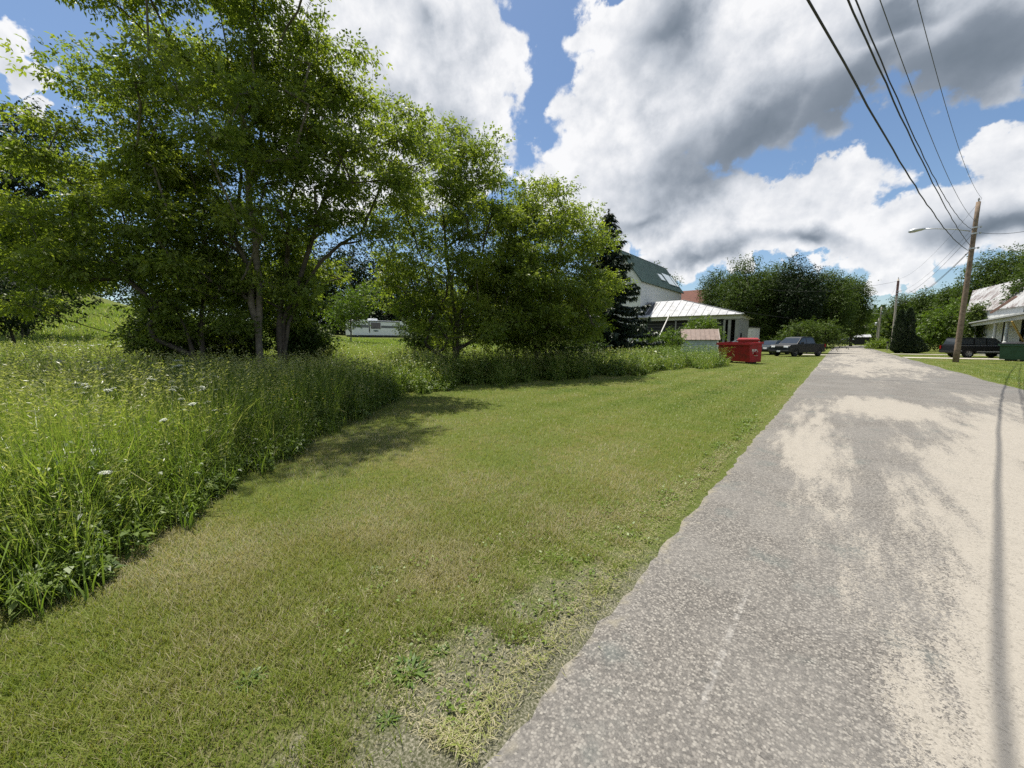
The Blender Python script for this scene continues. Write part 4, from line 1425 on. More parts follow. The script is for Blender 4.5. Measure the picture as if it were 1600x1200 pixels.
wire('thickest overhead cable, lowest and leftmost of the bundle at the top of the picture', 7.75, 7.3, 7.6, 1263, 0.017, CABLE, dx=-0.18, wob=0.012)
wire('second overhead cable from the left at the top of the picture, dark and heavy', 7.95, 7.5, 8.0, 1325, 0.015, CABLE, dx=-0.10, wob=0.01)
wire('third overhead cable from the left, running close beside the second', 9.1, 8.4, 9.0, 1336, 0.012, CABLE, dx=-0.05, wob=0.01)
wire('fourth overhead wire from the left, thin and grey', 9.6, 9.2, 9.4, 1375, 0.008, WIREM, dx=0.0)
wire('uppermost thin wire tied to the tip of the utility pole, rightmost at the top', 11.2, 11.2, 11.2, 1433, 0.008, WIREM, dx=0.05)


def drop(label, a, b, sag, r=0.012):
    w = MB()
    w.tube(span(Vector(a), Vector(b), sag, 24), r, 5)
    return tag(w.build('service_wire', CABLE, None, smooth=True), label, 'cable')


drop('short service wire leaving the brown pole to the right', P1 + Vector((0.35, -0.1, 8.9)), P(1640, 352, 26.5), 0.25, 0.014)
drop('thin wire crossing the road from the grey pole towards the conical tree', P2 + Vector((0, 0, 10.9)), P(1200, 452, 72), 0.9, 0.016)
drop('low wire hanging across the dark far trees from the hip roof to the road', P(1163, 487, 68), P3 + Vector((-0.1, 0, 7.4)), 1.2, 0.02)

# ---------------------------------------------------------------- buildings
WHITE = solid('white_clapboard', (0.68, 0.68, 0.66), 0.6, var=0.12, scale=1.5)
TRIM = solid('white_trim', (0.66, 0.66, 0.63), 0.55, var=0.15, scale=3)
GREEN_TIN = solid('green_metal_roof', (0.045, 0.082, 0.066), 0.5, var=0.3, scale=0.8, spec=0.5)
TIN = solid('white_tin_roof', (0.40, 0.405, 0.41), 0.55, var=0.45, scale=1.4, spec=0.4)
DARK_SHEET = solid('dark_roof_sheet', (0.06, 0.06, 0.065), 0.6, var=0.3, scale=2)
RUSTY = solid('brown_metal_roof', (0.27, 0.20, 0.165), 0.6, var=0.3, scale=2.5, spec=0.3)
SHINGLE = solid('red_brown_shingle', (0.16, 0.07, 0.05), 0.9, var=0.4, scale=3, bump=0.5)
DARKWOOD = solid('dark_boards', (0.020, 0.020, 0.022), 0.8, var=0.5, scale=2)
GREYPAINT = solid('grey_worn_paint', (0.25, 0.25, 0.23), 0.7, var=0.3, scale=2)
GLASS = glass_dark()


def clap(m_, a, b, z0, z1, step, outn, lap=0.025, mi=0):
    """clapboard wall from a to b (xy), each course a leaning board, so the wall has real laps"""
    a, b = Vector(a), Vector(b)
    o = Vector(outn).normalized() * lap
    z = z0
    while z < z1 - 1e-3:
        zt = min(z + step, z1)
        A0 = Vector((a.x, a.y, z)) + Vector((o.x, o.y, 0))
        B0 = Vector((b.x, b.y, z)) + Vector((o.x, o.y, 0))
        A1, B1 = Vector((a.x, a.y, zt)), Vector((b.x, b.y, zt))
        A2, B2 = Vector((a.x, a.y, z)), Vector((b.x, b.y, z))
        m_.add([A0, B0, B1, A1, A2, B2], [(0, 1, 2, 3), (0, 4, 5, 1)], mi)
        z += step


def roof_slab(m_, e0, e1, r1, r0, th=0.12, seams=0, mi=0, seam_h=0.06):
    """sloping slab with standing seams from eave (e0,e1) to ridge (r0,r1)"""
    e0, e1, r0, r1 = map(Vector, (e0, e1, r0, r1))
    n = (e1 - e0).cross(r0 - e0).normalized()
    if n.z < 0:
        n = -n
    d = n * th
    m_.hexa([e0 - d, e1 - d, r1 - d, r0 - d, e0, e1, r1, r0], mi)
    for i in range(seams + 1 if seams else 0):
        s = i / seams
        a, b = e0.lerp(e1, s) + n * 0.002, r0.lerp(r1, s) + n * 0.002
        m_.bar(a + n * seam_h / 2, b + n * seam_h / 2, 0.05, seam_h, mi)


# large white house with the green roof, gable towards the lawn, and the porch wing in front of it
hx, hy = XY(998, 73)
hz = gz(hx, hy)
house = thing('white_house', 'tall white clapboard house with green metal roof and white hip roofed wing', 'house', (hx, hy, hz))
W2, EAVE, PEAK, LEN = 4.1, 12.6 - hz, 18.2 - hz, 24.0
w = MB()
clap(w, (0, 0), (0, LEN), 0, EAVE, 0.22, (1, 0, 0))
clap(w, (-2 * W2, 0), (0, 0), 0, EAVE, 0.22, (0, -1, 0))
z = EAVE
while z < PEAK - 0.25:
    k = W2 * (1 - (z - EAVE) / (PEAK - EAVE))
    clap(w, (-W2 - k, 0), (-W2 + k, 0), z, z + 0.22, 0.22, (0, -1, 0))
    z += 0.22
w.add([(-2 * W2, 0.02, 0), (-2 * W2, LEN, 0), (-2 * W2, LEN, EAVE), (-2 * W2, 0.02, EAVE)], [(0, 1, 2, 3)])
w.add([(0, LEN, 0), (-2 * W2, LEN, 0), (-2 * W2, LEN, EAVE), (-W2, LEN, PEAK), (0, LEN, EAVE)], [(0, 1, 2, 3, 4)])
w.build('wall', WHITE, house)
w = MB()
w.box(-0.12, 0.06, -0.09, 0.14, 0, EAVE)
w.hexa([(0.06, -0.1, EAVE - 0.35), (0.12, -0.1, EAVE - 0.35), (0.12, LEN, EAVE - 0.35), (0.06, LEN, EAVE - 0.35), (0.06, -0.1, EAVE - 0.02), (0.12, -0.1, EAVE - 0.02), (0.12, LEN, EAVE - 0.02), (0.06, LEN, EAVE - 0.02)])
w.build('corner_board', TRIM, house)
w = MB()
sl_ = (PEAK - EAVE) / W2
ov = 0.45
roof_slab(w, (ov, -0.5, EAVE - ov * sl_ + .2), (ov, LEN + .4, EAVE - ov * sl_ + .2), (-W2, LEN + .4, PEAK + .2), (-W2, -0.5, PEAK + .2), 0.16, 30)
roof_slab(w, (-2 * W2 - ov, LEN + .4, EAVE - ov * sl_ + .2), (-2 * W2 - ov, -.5, EAVE - ov * sl_ + .2), (-W2, -.5, PEAK + .2), (-W2, LEN + .4, PEAK + .2), 0.16, 30)
rf = w.build('roof', GREEN_TIN, house)
for nm, s0, s1, q0, q1 in (('skylight', 13.2, 15.6, 0.30, 0.52), ('skylight', 17.0, 21.5, 0.22, 0.62), ('skylight', 22.2, 23.6, 0.22, 0.62)):
    w = MB()
    f = lambda q: (ov - q * (W2 + ov), EAVE - ov * sl_ + .2 + q * (W2 + ov) * sl_)
    (xa, za), (xb, zb) = f(q0), f(q1)
    nx_, nz_ = sl_ / math.hypot(1, sl_), 1 / math.hypot(1, sl_)
    h_ = 0.14
    w.hexa([(xa, s0, za), (xa, s1, za), (xb, s1, zb), (xb, s0, zb), (xa + nx_ * h_, s0, za + nz_ * h_), (xa + nx_ * h_, s1, za + nz_ * h_), (xb + nx_ * h_, s1, zb + nz_ * h_), (xb + nx_ * h_, s0, zb + nz_ * h_)])
    w.build('skylight', solid('pale_skylight', (0.55, 0.60, 0.60), 0.25, var=0.1), rf)

# wing: its front runs along x
fx0, fy = -28.2 - hx, 70.4 - hy
fx1 = -12.3 - hx
wz = 5.55 - hz
dp = 8.5
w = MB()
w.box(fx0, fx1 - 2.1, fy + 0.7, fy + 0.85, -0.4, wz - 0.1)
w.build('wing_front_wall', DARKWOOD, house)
w = MB()
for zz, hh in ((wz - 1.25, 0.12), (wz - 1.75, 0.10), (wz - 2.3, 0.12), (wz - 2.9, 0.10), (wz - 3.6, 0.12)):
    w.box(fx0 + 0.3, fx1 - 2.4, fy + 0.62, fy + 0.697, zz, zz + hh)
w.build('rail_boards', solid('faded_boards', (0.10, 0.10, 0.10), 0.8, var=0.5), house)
w = MB()
clap(w, (fx1, fy + 0.2), (fx1, fy + dp), -0.4, wz, 0.22, (1, 0, 0))
w.add([(fx0, fy + dp, -.4), (fx1, fy + dp, -.4), (fx1, fy + dp, wz), (fx0, fy + dp, wz)], [(0, 1, 2, 3)])
w.build('wing_side_wall', GREYPAINT, house)
w = MB()
w.box(fx1 - 2.1, fx1 + 0.05, fy - 0.02, fy + 0.22, wz - 0.75, wz - 0.05)
w.build('porch_beam', GREYPAINT, house)
for x0_, x1_ in ((fx1 - 0.5, fx1 + 0.04), (fx1 - 1.5, fx1 - 1.1), (fx1 - 2.2, fx1 - 1.9), (fx0, fx0 + 0.25), (fx0 + 6.2, fx0 + 6.4)):
    MB().box(x0_, x1_, fy + 0.0, fy + 0.21, -0.4, wz - 0.76).build('porch_post', GREYPAINT, house)
w = MB()
w.box(fx0 - 0.1, fx1 + 0.1, fy - 0.12, fy - 0.03, wz - 0.62, wz - 0.02)
w.box(fx1 + 0.06, fx1 + 0.14, fy - 0.02, fy + dp, wz - 0.5, wz - 0.02)
w.build('fascia', solid('pale_fascia', (0.42, 0.42, 0.38), 0.7, var=0.2), house)
w = MB()
w.box(fx1 + 0.03, fx1 + 0.07, fy + 1.6, fy + 2.9, -0.4, 2.1)
w.build('door', DARKWOOD, house)
ex = 0.7
rz_ = 8.7 - hz
rx0, rx1, ry = XY(1012, 76)[0] - hx, XY(1074, 74.5)[0] - hx, fy + dp / 2
w = MB()
A0, B0 = (fx0 - 0.4, fy - ex, wz + .05), (fx1 + ex, fy - ex, wz + .05)
A1, B1 = (rx0, ry, rz_), (rx1, ry, rz_)
nrmf = lambda: None
roof_slab(w, A0, B0, B1, A1, 0.1, 0)
a_, b_, c_, d_ = Vector(A0), Vector(B0), Vector(B1), Vector(A1)
sn = (b_ - a_).cross(d_ - a_).normalized()
for i in range(15):      # seams run straight up the slope
    p = a_.lerp(b_, i / 14)
    rise = Vector((0.10, ry - (fy - ex), rz_ - wz - .05))
    tmax = 1.0
    if p.x > c_.x:
        tmax = max(0.02, (b_.x - p.x) / (b_.x - c_.x))
    q = p + rise * tmax
    q.x += (d_.x - a_.x) * 0.35 * tmax if p.x < d_.x + 3 else 0
    w.bar(p + Vector((0, 0, 0.05)), q + Vector((0, 0, 0.05)), 0.06, 0.07)
w.add([B0, (fx1 + ex, fy + dp + ex, wz - .35), B1], [(0, 1, 2)])
w.add([(fx1 + ex, fy + dp + ex, wz - .35), (fx0, fy + dp + ex, wz + .05), A1, B1], [(0, 1, 2, 3)])
w.bar(Vector(B0) + Vector((0, 0, .06)), Vector(B1) + Vector((0, 0, .06)), 0.14, 0.08)
wr = w.build('wing_roof', TIN, house)
w = MB()
up_ = (d_ - a_)
for s0, s1 in ((0.012, 0.062), (0.070, 0.120)):
    q0, q1 = a_.lerp(b_, s0), a_.lerp(b_, s1)
    v0 = up_ * 0.9
    o_ = sn * 0.035 if sn.z > 0 else -sn * 0.035
    lo = Vector((0, 0, 0)) + up_ * 0.14
    w.hexa([q0 + lo + o_ * .2, q1 + lo + o_ * .2, q1 + v0 + o_ * .2, q0 + v0 + o_ * .2, q0 + lo + o_, q1 + lo + o_, q1 + v0 + o_, q0 + v0 + o_])
w.build('dark_panel', DARK_SHEET, wr)

# long pale pole leaning on the wing roof
pa, pb = P(1016, 548, 55), P(1048, 487, 69.8)
w = MB()
w.tube([tuple(Vector(pa) + Vector((0, 0, -0.8))), tuple(pb)], 0.09, 8)
tag(w.build('leaning_pole', solid('pale_pole', (0.55, 0.54, 0.48), 0.6, var=0.2), None, smooth=True), 'long pale pole leaning against the white hip roof', 'pole')

# brown-roofed house behind the wing
bx, by = XY(1076, 96)
bh = thing('brown_roofed_house', 'house with red brown roof rising behind the white hip roof', 'house', (bx, by, gz(bx, by)))
top = P(1076, 453, 96).z - gz(bx, by)
w = MB()
w.box(-4.2, 3.6, -3, 5, -0.3, top - 3.2)
w.add([(3.6, -3, top - 3.2), (3.6, 5, top - 3.2), (3.6, 1, top - .15)], [(0, 1, 2)])
w.add([(-4.2, -3, top - 3.2), (-4.2, 5, top - 3.2), (-4.2, 1, top - .15)], [(0, 2, 1)])
w.build('wall', WHITE, bh)
w = MB()
roof_slab(w, (-4.5, -3.5, top - 3.6), (3.9, -3.5, top - 3.6), (3.9, 1, top), (-4.5, 1, top), 0.14)
roof_slab(w, (3.9, 5.5, top - 3.6), (-4.5, 5.5, top - 3.6), (-4.5, 1, top), (3.9, 1, top), 0.14)
w.build('roof', SHINGLE, bh)

# white outbuilding right of the wing
gx_, gy_ = XY(1163, 76)
gb = thing('white_outbuilding', 'small white outbuilding with flat roof just right of the hip roofed wing', 'shed', (gx_, gy_, gz(gx_, gy_)), R(-8))
ht = P(1163, 512, 76).z - gz(gx_, gy_)
w = MB()
clap(w, (-2.4, 0), (1.1, 0), -0.3, ht, 0.2, (0, -1, 0))
clap(w, (1.1, 0), (1.1, 5), -0.3, ht, 0.2, (1, 0, 0))
w.box(-2.4, 1.05, 0.03, 5, -0.3, ht - 0.02)
w.build('wall', WHITE, gb)
MB().box(-2.6, 1.3, -0.25, 5.2, ht, ht + 0.16).build('roof', DARK_SHEET, gb)

# little shed in the weeds
sx_, sy_ = XY(1092, 45)
shed = thing('garden_shed', 'little pale shed with brown ribbed metal roof beside the red dumpster', 'shed', (sx_, sy_, gz(sx_, sy_)), R(22))
sw, sdp, sh_, sp_ = 3.5, 2.3, 1.75, 2.75
BLUEW = solid('pale_blue_boards', (0.36, 0.44, 0.44), 0.7, var=0.3, scale=2.5)
w = MB()
clap(w, (-sw / 2, -sdp / 2), (sw / 2, -sdp / 2), -0.4, sh_, 0.24, (0, -1, 0), 0.03)
clap(w, (sw / 2, -sdp / 2), (sw / 2, sdp / 2), -0.4, sh_, 0.24, (1, 0, 0), 0.03)
clap(w, (-sw / 2, sdp / 2), (-sw / 2, -sdp / 2), -0.4, sh_, 0.24, (-1, 0, 0), 0.03)
w.box(-sw / 2 + .01, sw / 2 - .01, -sdp / 2 + .01, sdp / 2, -0.4, sh_)
for sgn in (-1, 1):
    w.add([(sgn * sw / 2, -sdp / 2, sh_), (sgn * sw / 2, sdp / 2, sh_), (sgn * sw / 2, 0, sp_ - 0.05)], [(0, 1, 2)])
w.build('wall', BLUEW, shed)
w = MB()
for q in ((-sw / 2, -sdp / 2), (sw / 2, -sdp / 2), (sw / 2, sdp / 2)):
    w.box(q[0] - 0.07, q[0] + 0.07, q[1] - 0.07, q[1] + 0.07, -0.4, sh_ - 0.01)
w.bar((sw / 2 + 0.18, -sdp / 2 - 0.2, sh_ - 0.24), (sw / 2 + 0.18, 0, sp_ - 0.08), 0.05, 0.14)
w.bar((sw / 2 + 0.18, sdp / 2 + 0.2, sh_ - 0.24), (sw / 2 + 0.18, 0, sp_ - 0.08), 0.05, 0.14)
w.build('corner_board', TRIM, shed)
w = MB()
roof_slab(w, (-sw / 2 - .2, -sdp / 2 - .25, sh_ - .2), (sw / 2 + .2, -sdp / 2 - .25, sh_ - .2), (sw / 2 + .2, 0, sp_), (-sw / 2 - .2, 0, sp_), 0.05, 8, seam_h=0.05)
roof_slab(w, (sw / 2 + .2, sdp / 2 + .25, sh_ - .2), (-sw / 2 - .2, sdp / 2 + .25, sh_ - .2), (-sw / 2 - .2, 0, sp_), (sw / 2 + .2, 0, sp_), 0.05, 8, seam_h=0.05)
w.build('roof', RUSTY, shed)
w = MB()
w.box(sw / 2 + .035, sw / 2 + .07, -0.45, 0.45, -0.2, 1.6)
w.build('door', solid('grey_door', (0.20, 0.18, 0.16), 0.8), shed)

# ---------------------------------------------------------------- dumpsters
RED = solid('red_paint', (0.30, 0.014, 0.018), 0.55, var=0.35, scale=2.6, spec=0.3, color2=(0.15, 0.018, 0.016))
GREENP = solid('green_paint', (0.035, 0.085, 0.05), 0.5, var=0.3, scale=2)
BLACKP = solid('black_plastic', (0.02, 0.02, 0.022), 0.5, var=0.2)
MARK = solid('worn_white_lettering', (0.60, 0.55, 0.53), 0.7, var=0.4, scale=20)


def dumpster(label, loc, rz, L, Wd, H, paint, lid, group=None, closed=False, mark=False, lidmat=None):
    root = thing('dumpster', label, 'dumpster', loc, rz, group)
    # front face at -y; the body narrows to the bottom and the front slopes
    b = MB()
    t_ = 0.04
    x0, x1 = -L / 2, L / 2
    yb, yt = 0.0, -0.12
    outer = [(x0, yb, 0.12), (x1, yb, 0.12), (x1, Wd, 0.12), (x0, Wd, 0.12), (x0, yt, H), (x1, yt, H), (x1, Wd, H * 1.06), (x0, Wd, H * 1.06)]
    inner = [(x0 + t_, yb + t_, 0.18), (x1 - t_, yb + t_, 0.18), (x1 - t_, Wd - t_, 0.18), (x0 + t_, Wd - t_, 0.18), (x0 + t_, yt + t_, H), (x1 - t_, yt + t_, H), (x1 - t_, Wd - t_, H * 1.06), (x0 + t_, Wd - t_, H * 1.06)]
    b.add(outer, [(0, 3, 2, 1), (0, 1, 5, 4), (1, 2, 6, 5), (2, 3, 7, 6), (3, 0, 4, 7)])
    k = len(b.v)
    b.add(inner, [(0, 1, 2, 3), (0, 4, 5, 1), (1, 5, 6, 2), (2, 6, 7, 3), (3, 7, 4, 0)])
    b.f += [(4, 5, k + 5, k + 4), (5, 6, k + 6, k + 5), (6, 7, k + 7, k + 6), (7, 4, k + 4, k + 7)]
    b.mi += [0] * 4
    b.build('body', paint, root)
    r_ = MB()
    r_.bar((x0 - .05, yt - .045, H + .03), (x1 + .05, yt - .045, H + .03), 0.09, 0.13)
    r_.bar((x1 + .045, yt - 0.09, H + .035), (x1 + .045, Wd + .05, H * 1.06 + .035), 0.09, 0.13)
    r_.bar((x0 - .045, yt - 0.09, H + .035), (x0 - .045, Wd + .05, H * 1.06 + .035), 0.09, 0.13)
    r_.bar((x0 - .05, Wd + .047, H * 1.06 + .03), (x1 + .05, Wd + .047, H * 1.06 + .03), 0.09, 0.13)
    r_.build('rim', paint, root)
    p_ = MB()
    for sgn, xx in ((-1, x0), (1, x1)):
        p_.box(xx + (0.005 if sgn > 0 else -0.11), xx + (0.11 if sgn > 0 else -0.005), Wd * 0.35, Wd * 0.62, H * 0.45, H * 0.62)
    p_.build('fork_pocket', paint, root)
    s_ = MB()
    for xx in (x0 + 0.25, x1 - 0.45):
        s_.box(xx, xx + 0.2, 0.1, Wd - 0.1, -0.02, 0.115)
    s_.build('skid', BLACKP, root)
    if lid:
        l_ = MB()
        if closed:
            l_.hexa([(x0, yt - .12, H + .10), (x1, yt - .12, H + .10), (x1, Wd, H * 1.06 + .16), (x0, Wd, H * 1.06 + .16), (x0, yt - .12, H + .15), (x1, yt - .12, H + .15), (x1, Wd, H * 1.06 + .22), (x0, Wd, H * 1.06 + .22)])
        else:
            l_.hexa([(x0, Wd + .1, H * 0.5), (x1, Wd + .1, H * 0.5), (x1, Wd + .16, H * .5), (x0, Wd + .16, H * .5), (x0, Wd + .1, H * 1.06 + .1), (x1, Wd + .1, H * 1.06 + .1), (x1, Wd + .16, H * 1.06 + .1), (x0, Wd + .16, H * 1.06 + .1)])
        l_.build('lid', lidmat or BLACKP, root)
    if mark:
        mk = MB()
        # worn, slanted lettering on the end wall; too weathered to spell, so only its strokes
        X_ = x1 + 0.004
        for y0, y1, z0, z1 in ((0.12, 0.27, 0.84, 0.98), (0.20, 0.24, 0.66, 0.84), (0.33, 0.41, 0.72, 0.98), (0.41, 0.54, 0.88, 0.96), (0.41, 0.53, 0.70, 0.77), (0.58, 0.63, 0.62, 0.90), (0.33, 0.63, 0.53, 0.58)):
            mk.box(X_, X_ + 0.004, y0, y1, z0, z1)
        mk.build('lettering', MARK, root)
    return root


dq = P(1171, 573, 26)
dl = P(1123, 562, 28.5)
ang = math.atan2(dq.y - dl.y, dq.x - dl.x)
L_ = math.hypot(dq.x - dl.x, dq.y - dl.y)
mid = (dq + dl) / 2
dumpster('open red dumpster in the long grass at the lawn edge, in front of the shed', (mid.x, mid.y, gz(mid.x, mid.y)), ang, L_, 0.95, 1.28, RED, False, 'red dumpsters', mark=True)
q = P(1169, 541, 40)
dumpster('second red dumpster farther back, close behind the open red one', (q.x, q.y, gz(q.x, q.y)), R(12), 1.75, 1.5, 1.5, RED, True, 'red dumpsters', closed=True, lidmat=RED)
q0, q1 = P(1570, 563.5, 29.8), P(1597, 563.5, 29.0)
ang = math.atan2(q1.y - q0.y, q1.x - q0.x)
mid = (q0 + q1) / 2
dumpster('dark green dumpster on the right lawn in front of the black car', (mid.x, mid.y, gz(mid.x, mid.y)), ang, 1.45, 1.5, 1.18, GREENP, True, closed=True)

# ---------------------------------------------------------------- vehicles
TYRE = solid('tyre_rubber', (0.018, 0.018, 0.018), 0.85, var=0.2)
RIM = solid('dark_rim', (0.10, 0.10, 0.105), 0.35, metal=0.7, var=0.1)
RIM_L = solid('grey_rim', (0.30, 0.30, 0.31), 0.4, metal=0.6, var=0.1)
LAMP = solid('headlamp_glass', (0.75, 0.76, 0.76), 0.12, var=0.05, spec=0.7)
TAIL = solid('tail_lamp', (0.30, 0.012, 0.012), 0.2, var=0.1)
CHROME = solid('bright_trim', (0.55, 0.55, 0.56), 0.25, metal=0.8, var=0.05)
PLATE = solid('number_plate', (0.70, 0.70, 0.70), 0.5, var=0.05)


def arch(cx, r, n=7):
    return [(cx + r * math.cos(math.pi - math.pi * i / n), 0.34 + r * math.sin(math.pi - math.pi * i / n)) for i in range(n + 1)]


def vehicle(name, label, cat, loc, rz, paint, body, cabin, windows, width, wheels, rwheel, rim=RIM, group=None, front=0.0, screen=None, rear=None, lamp_z=0.9, tuck=0.80, trim=None, sides=()):
    """x forward, y left. body / cabin are side outlines, windows are side panes"""
    root = thing(name, label, cat, loc, rz, group)
    zb = min(z for x, z in cabin)
    zt = max(z for x, z in cabin)
    hw = width / 2
    f = lambda x, z: 1.0 - (1 - tuck) * (z - zb) / (zt - zb) if z > zb else 1.0
    b = MB()
    b.prism(body, -hw, hw)
    b.build('body', paint, root, bevel=0.035)
    c = MB()
    c.prism(cabin, -hw + 0.06, hw - 0.06, top=f)
    c.build('cabin', paint, root, bevel=0.03)
    for poly in windows:
        for sgn in (-1, 1):
            vs = [(x, sgn * ((hw - 0.06) * f(x, z) + 0.008), z) for x, z in poly]
            vi = [(x, sgn * ((hw - 0.06) * f(x, z) - 0.02), z) for x, z in poly]
            n = len(poly)
            g = MB()
            g.add(vs + vi, [tuple(range(n)), tuple(range(2 * n - 1, n - 1, -1))] + [(i, (i + 1) % n, (i + 1) % n + n, i + n) for i in range(n)])
            g.build('side_window', GLASS, root)
    for nm, pr_ in (('windscreen', screen), ('rear_window', rear)):
        if pr_:
            (xa, za), (xb, zb2) = pr_
            dx, dz = xb - xa, zb2 - za
            nn = Vector((dz, 0, -dx)).normalized() * (1 if nm == 'windscreen' else 1)
            if (nm == 'windscreen') != (nn.x > 0):
                nn = -nn
            ya, yb_ = (hw - 0.13) * f(xa, za), (hw - 0.11) * f(xb, zb2)
            o_ = nn * 0.012
            g = MB()
            g.hexa([(xa - o_.x, -ya, za - o_.z), (xa - o_.x, ya, za - o_.z), (xb - o_.x, yb_, zb2 - o_.z), (xb - o_.x, -yb_, zb2 - o_.z), (xa + o_.x, -ya, za + o_.z), (xa + o_.x, ya, za + o_.z), (xb + o_.x, yb_, zb2 + o_.z), (xb + o_.x, -yb_, zb2 + o_.z)])
            g.build(nm, GLASS, root)
    for cx in wheels:
        for sgn in (-1, 1):
            wl = thing('wheel', None, None, (cx, sgn * (hw - 0.13), rwheel))
            wl.parent = root
            ty = MB()
            ty.lathe([(rwheel * 0.62, -0.11), (rwheel * 0.93, -0.12), (rwheel, -0.08), (rwheel, 0.08), (rwheel * 0.93, 0.12), (rwheel * 0.62, 0.11)], (0, 0, 0), 'y', 22)
            ty.build('tyre', TYRE, wl, smooth=True)
            ri = MB()
            ri.lathe([(0, 0.06 * sgn), (rwheel * 0.2, 0.065 * sgn), (rwheel * 0.24, 0.03 * sgn), (rwheel * 0.5, 0.04 * sgn), (rwheel * 0.62, 0.10 * sgn), (rwheel * 0.63, -0.1 * sgn)], (0, 0, 0), 'y', 22)
            for k in range(5):
                a = k * 2 * math.pi / 5
                ri.bar((0, 0.07 * sgn, 0), (rwheel * 0.58 * math.cos(a), 0.085 * sgn, rwheel * 0.58 * math.sin(a)), 0.05)
            ri.build('rim', rim, wl)
    xf = max(x for x, z in body)
    xr = min(x for x, z in body)
    for sgn in (-1, 1):
        h = MB()
        h.hexa([(xf - 0.42, sgn * (hw - .02), lamp_z - .08), (xf - .02, sgn * (hw - .16), lamp_z - .1), (xf + .012, sgn * (hw - .55), lamp_z - .08), (xf - .2, sgn * (hw - .55), lamp_z - .08),
                (xf - 0.42, sgn * (hw + .008), lamp_z + .07), (xf - .05, sgn * (hw - .16), lamp_z + .05), (xf - .005, sgn * (hw - .55), lamp_z + .05), (xf - .2, sgn * (hw - .55), lamp_z + .05)])
        h.build('headlight', LAMP, root)
        h = MB()
        h.box(xr - 0.012, xr + 0.12, sgn * (hw - .01) - .09, sgn * (hw - .01) + .02 * sgn + .02, lamp_z - .1, lamp_z + .22)
        h.build('tail_light', TAIL, root)
        mr = MB()
        xm = max(x for x, z in cabin) - 0.55
        mr.hexa([(xm, sgn * hw, zb + .08), (xm + .12, sgn * hw, zb + .08), (xm + .08, sgn * (hw + .22), zb + .06), (xm, sgn * (hw + .22), zb + .06), (xm, sgn * hw, zb + .2), (xm + .1, sgn * hw, zb + .2), (xm + .06, sgn * (hw + .22), zb + .24), (xm, sgn * (hw + .22), zb + .24)])
        mr.build('mirror', paint if not trim else trim, root, bevel=0.015)
    g = MB()
    for i in range(4):
        g.box(xf - 0.02, xf + 0.014, -hw + .58, hw - .58, lamp_z - .16 + i * .07, lamp_z - .115 + i * .07)
    g.build('grille', BLACKP, root)
    bp = MB()
    bp.prism([(xf - .12, .40), (xf + .06, .44), (xf + .07, .60), (xf - .1, .62)], -hw + .04, hw - .04)
    bp.build('front_bumper', BLACKP if not trim else trim, root, bevel=0.02)
    bp = MB()
    bp.prism([(xr + .1, .42), (xr - .07, .44), (xr - .07, .62), (xr + .1, .62)], -hw + .04, hw - .04)
    bp.build('rear_bumper', BLACKP if not trim else trim, root, bevel=0.02)
    pl = MB()
    pl.box(xf + .072, xf + .08, -.16, .16, .45, .60)
    pl.build('number_plate', PLATE, root)
    if sides:
        sd_ = MB()
        for sgn in (-1, 1):
            for x0, x1, z0, z1 in sides:
                sd_.box(x0, x1, sgn * hw - .008 if sgn < 0 else sgn * hw - .012, sgn * hw + .012 if sgn > 0 else sgn * hw + .008, z0, z1)
        sd_.build('side_trim', CHROME, root)
    return root


BLK = solid('black_car_paint', (0.005, 0.006, 0.007), 0.42, var=0.1, spec=0.3)
CHAR = solid('charcoal_car_paint', (0.009, 0.011, 0.012), 0.45, var=0.1, spec=0.3)
GRN = solid('dark_green_car_paint', (0.012, 0.020, 0.018), 0.35, var=0.1, spec=0.4, coat=0.1)
SILV = solid('silver_car_paint', (0.42, 0.44, 0.46), 0.35, var=0.08, metal=0.3, coat=0.4)
WHT = solid('white_car_paint', (0.70, 0.71, 0.72), 0.3, var=0.05, coat=0.5)

# pickup, nose away from the road and turned a little to the viewer
pk_body = [(2.62, 0.45), (2.66, 0.62), (2.62, 1.0), (2.45, 1.13), (1.2, 1.22), (-0.9, 1.20), (-0.95, 1.22), (-2.68, 1.20), (-2.70, 0.62), (-2.62, 0.48), (-2.35, 0.44)] + arch(-1.85, 0.46) + [(-1.3, 0.36), (1.1, 0.36)] + arch(1.68, 0.46) + [(2.2, 0.42)]
pk_cab = [(1.50, 1.18), (0.66, 1.84), (0.1, 1.91), (-0.85, 1.89), (-1.15, 1.80), (-1.38, 1.18)]
r_, f_ = XY(1286, 40.2), XY(1204, 37.2)
ang = math.atan2(f_[1] - r_[1], f_[0] - r_[0])
mid = ((r_[0] + f_[0]) / 2, (r_[1] + f_[1]) / 2)
vehicle('pickup_truck', 'dark charcoal crew cab pickup parked on the lawn beside the road, nose to the left', 'pickup truck', (mid[0], mid[1], gz(*mid)), ang, CHAR, pk_body, pk_cab,
        [[(1.25, 1.25), (0.62, 1.74), (0.10, 1.80), (0.10, 1.25)], [(0.02, 1.25), (0.02, 1.80), (-0.84, 1.79), (-1.04, 1.70), (-1.18, 1.27)]], 1.92, (1.68, -1.85), 0.40, screen=((1.42, 1.24), (0.74, 1.775)), rear=((-1.35, 1.26), (-1.17, 1.76)), lamp_z=0.98, tuck=0.80)
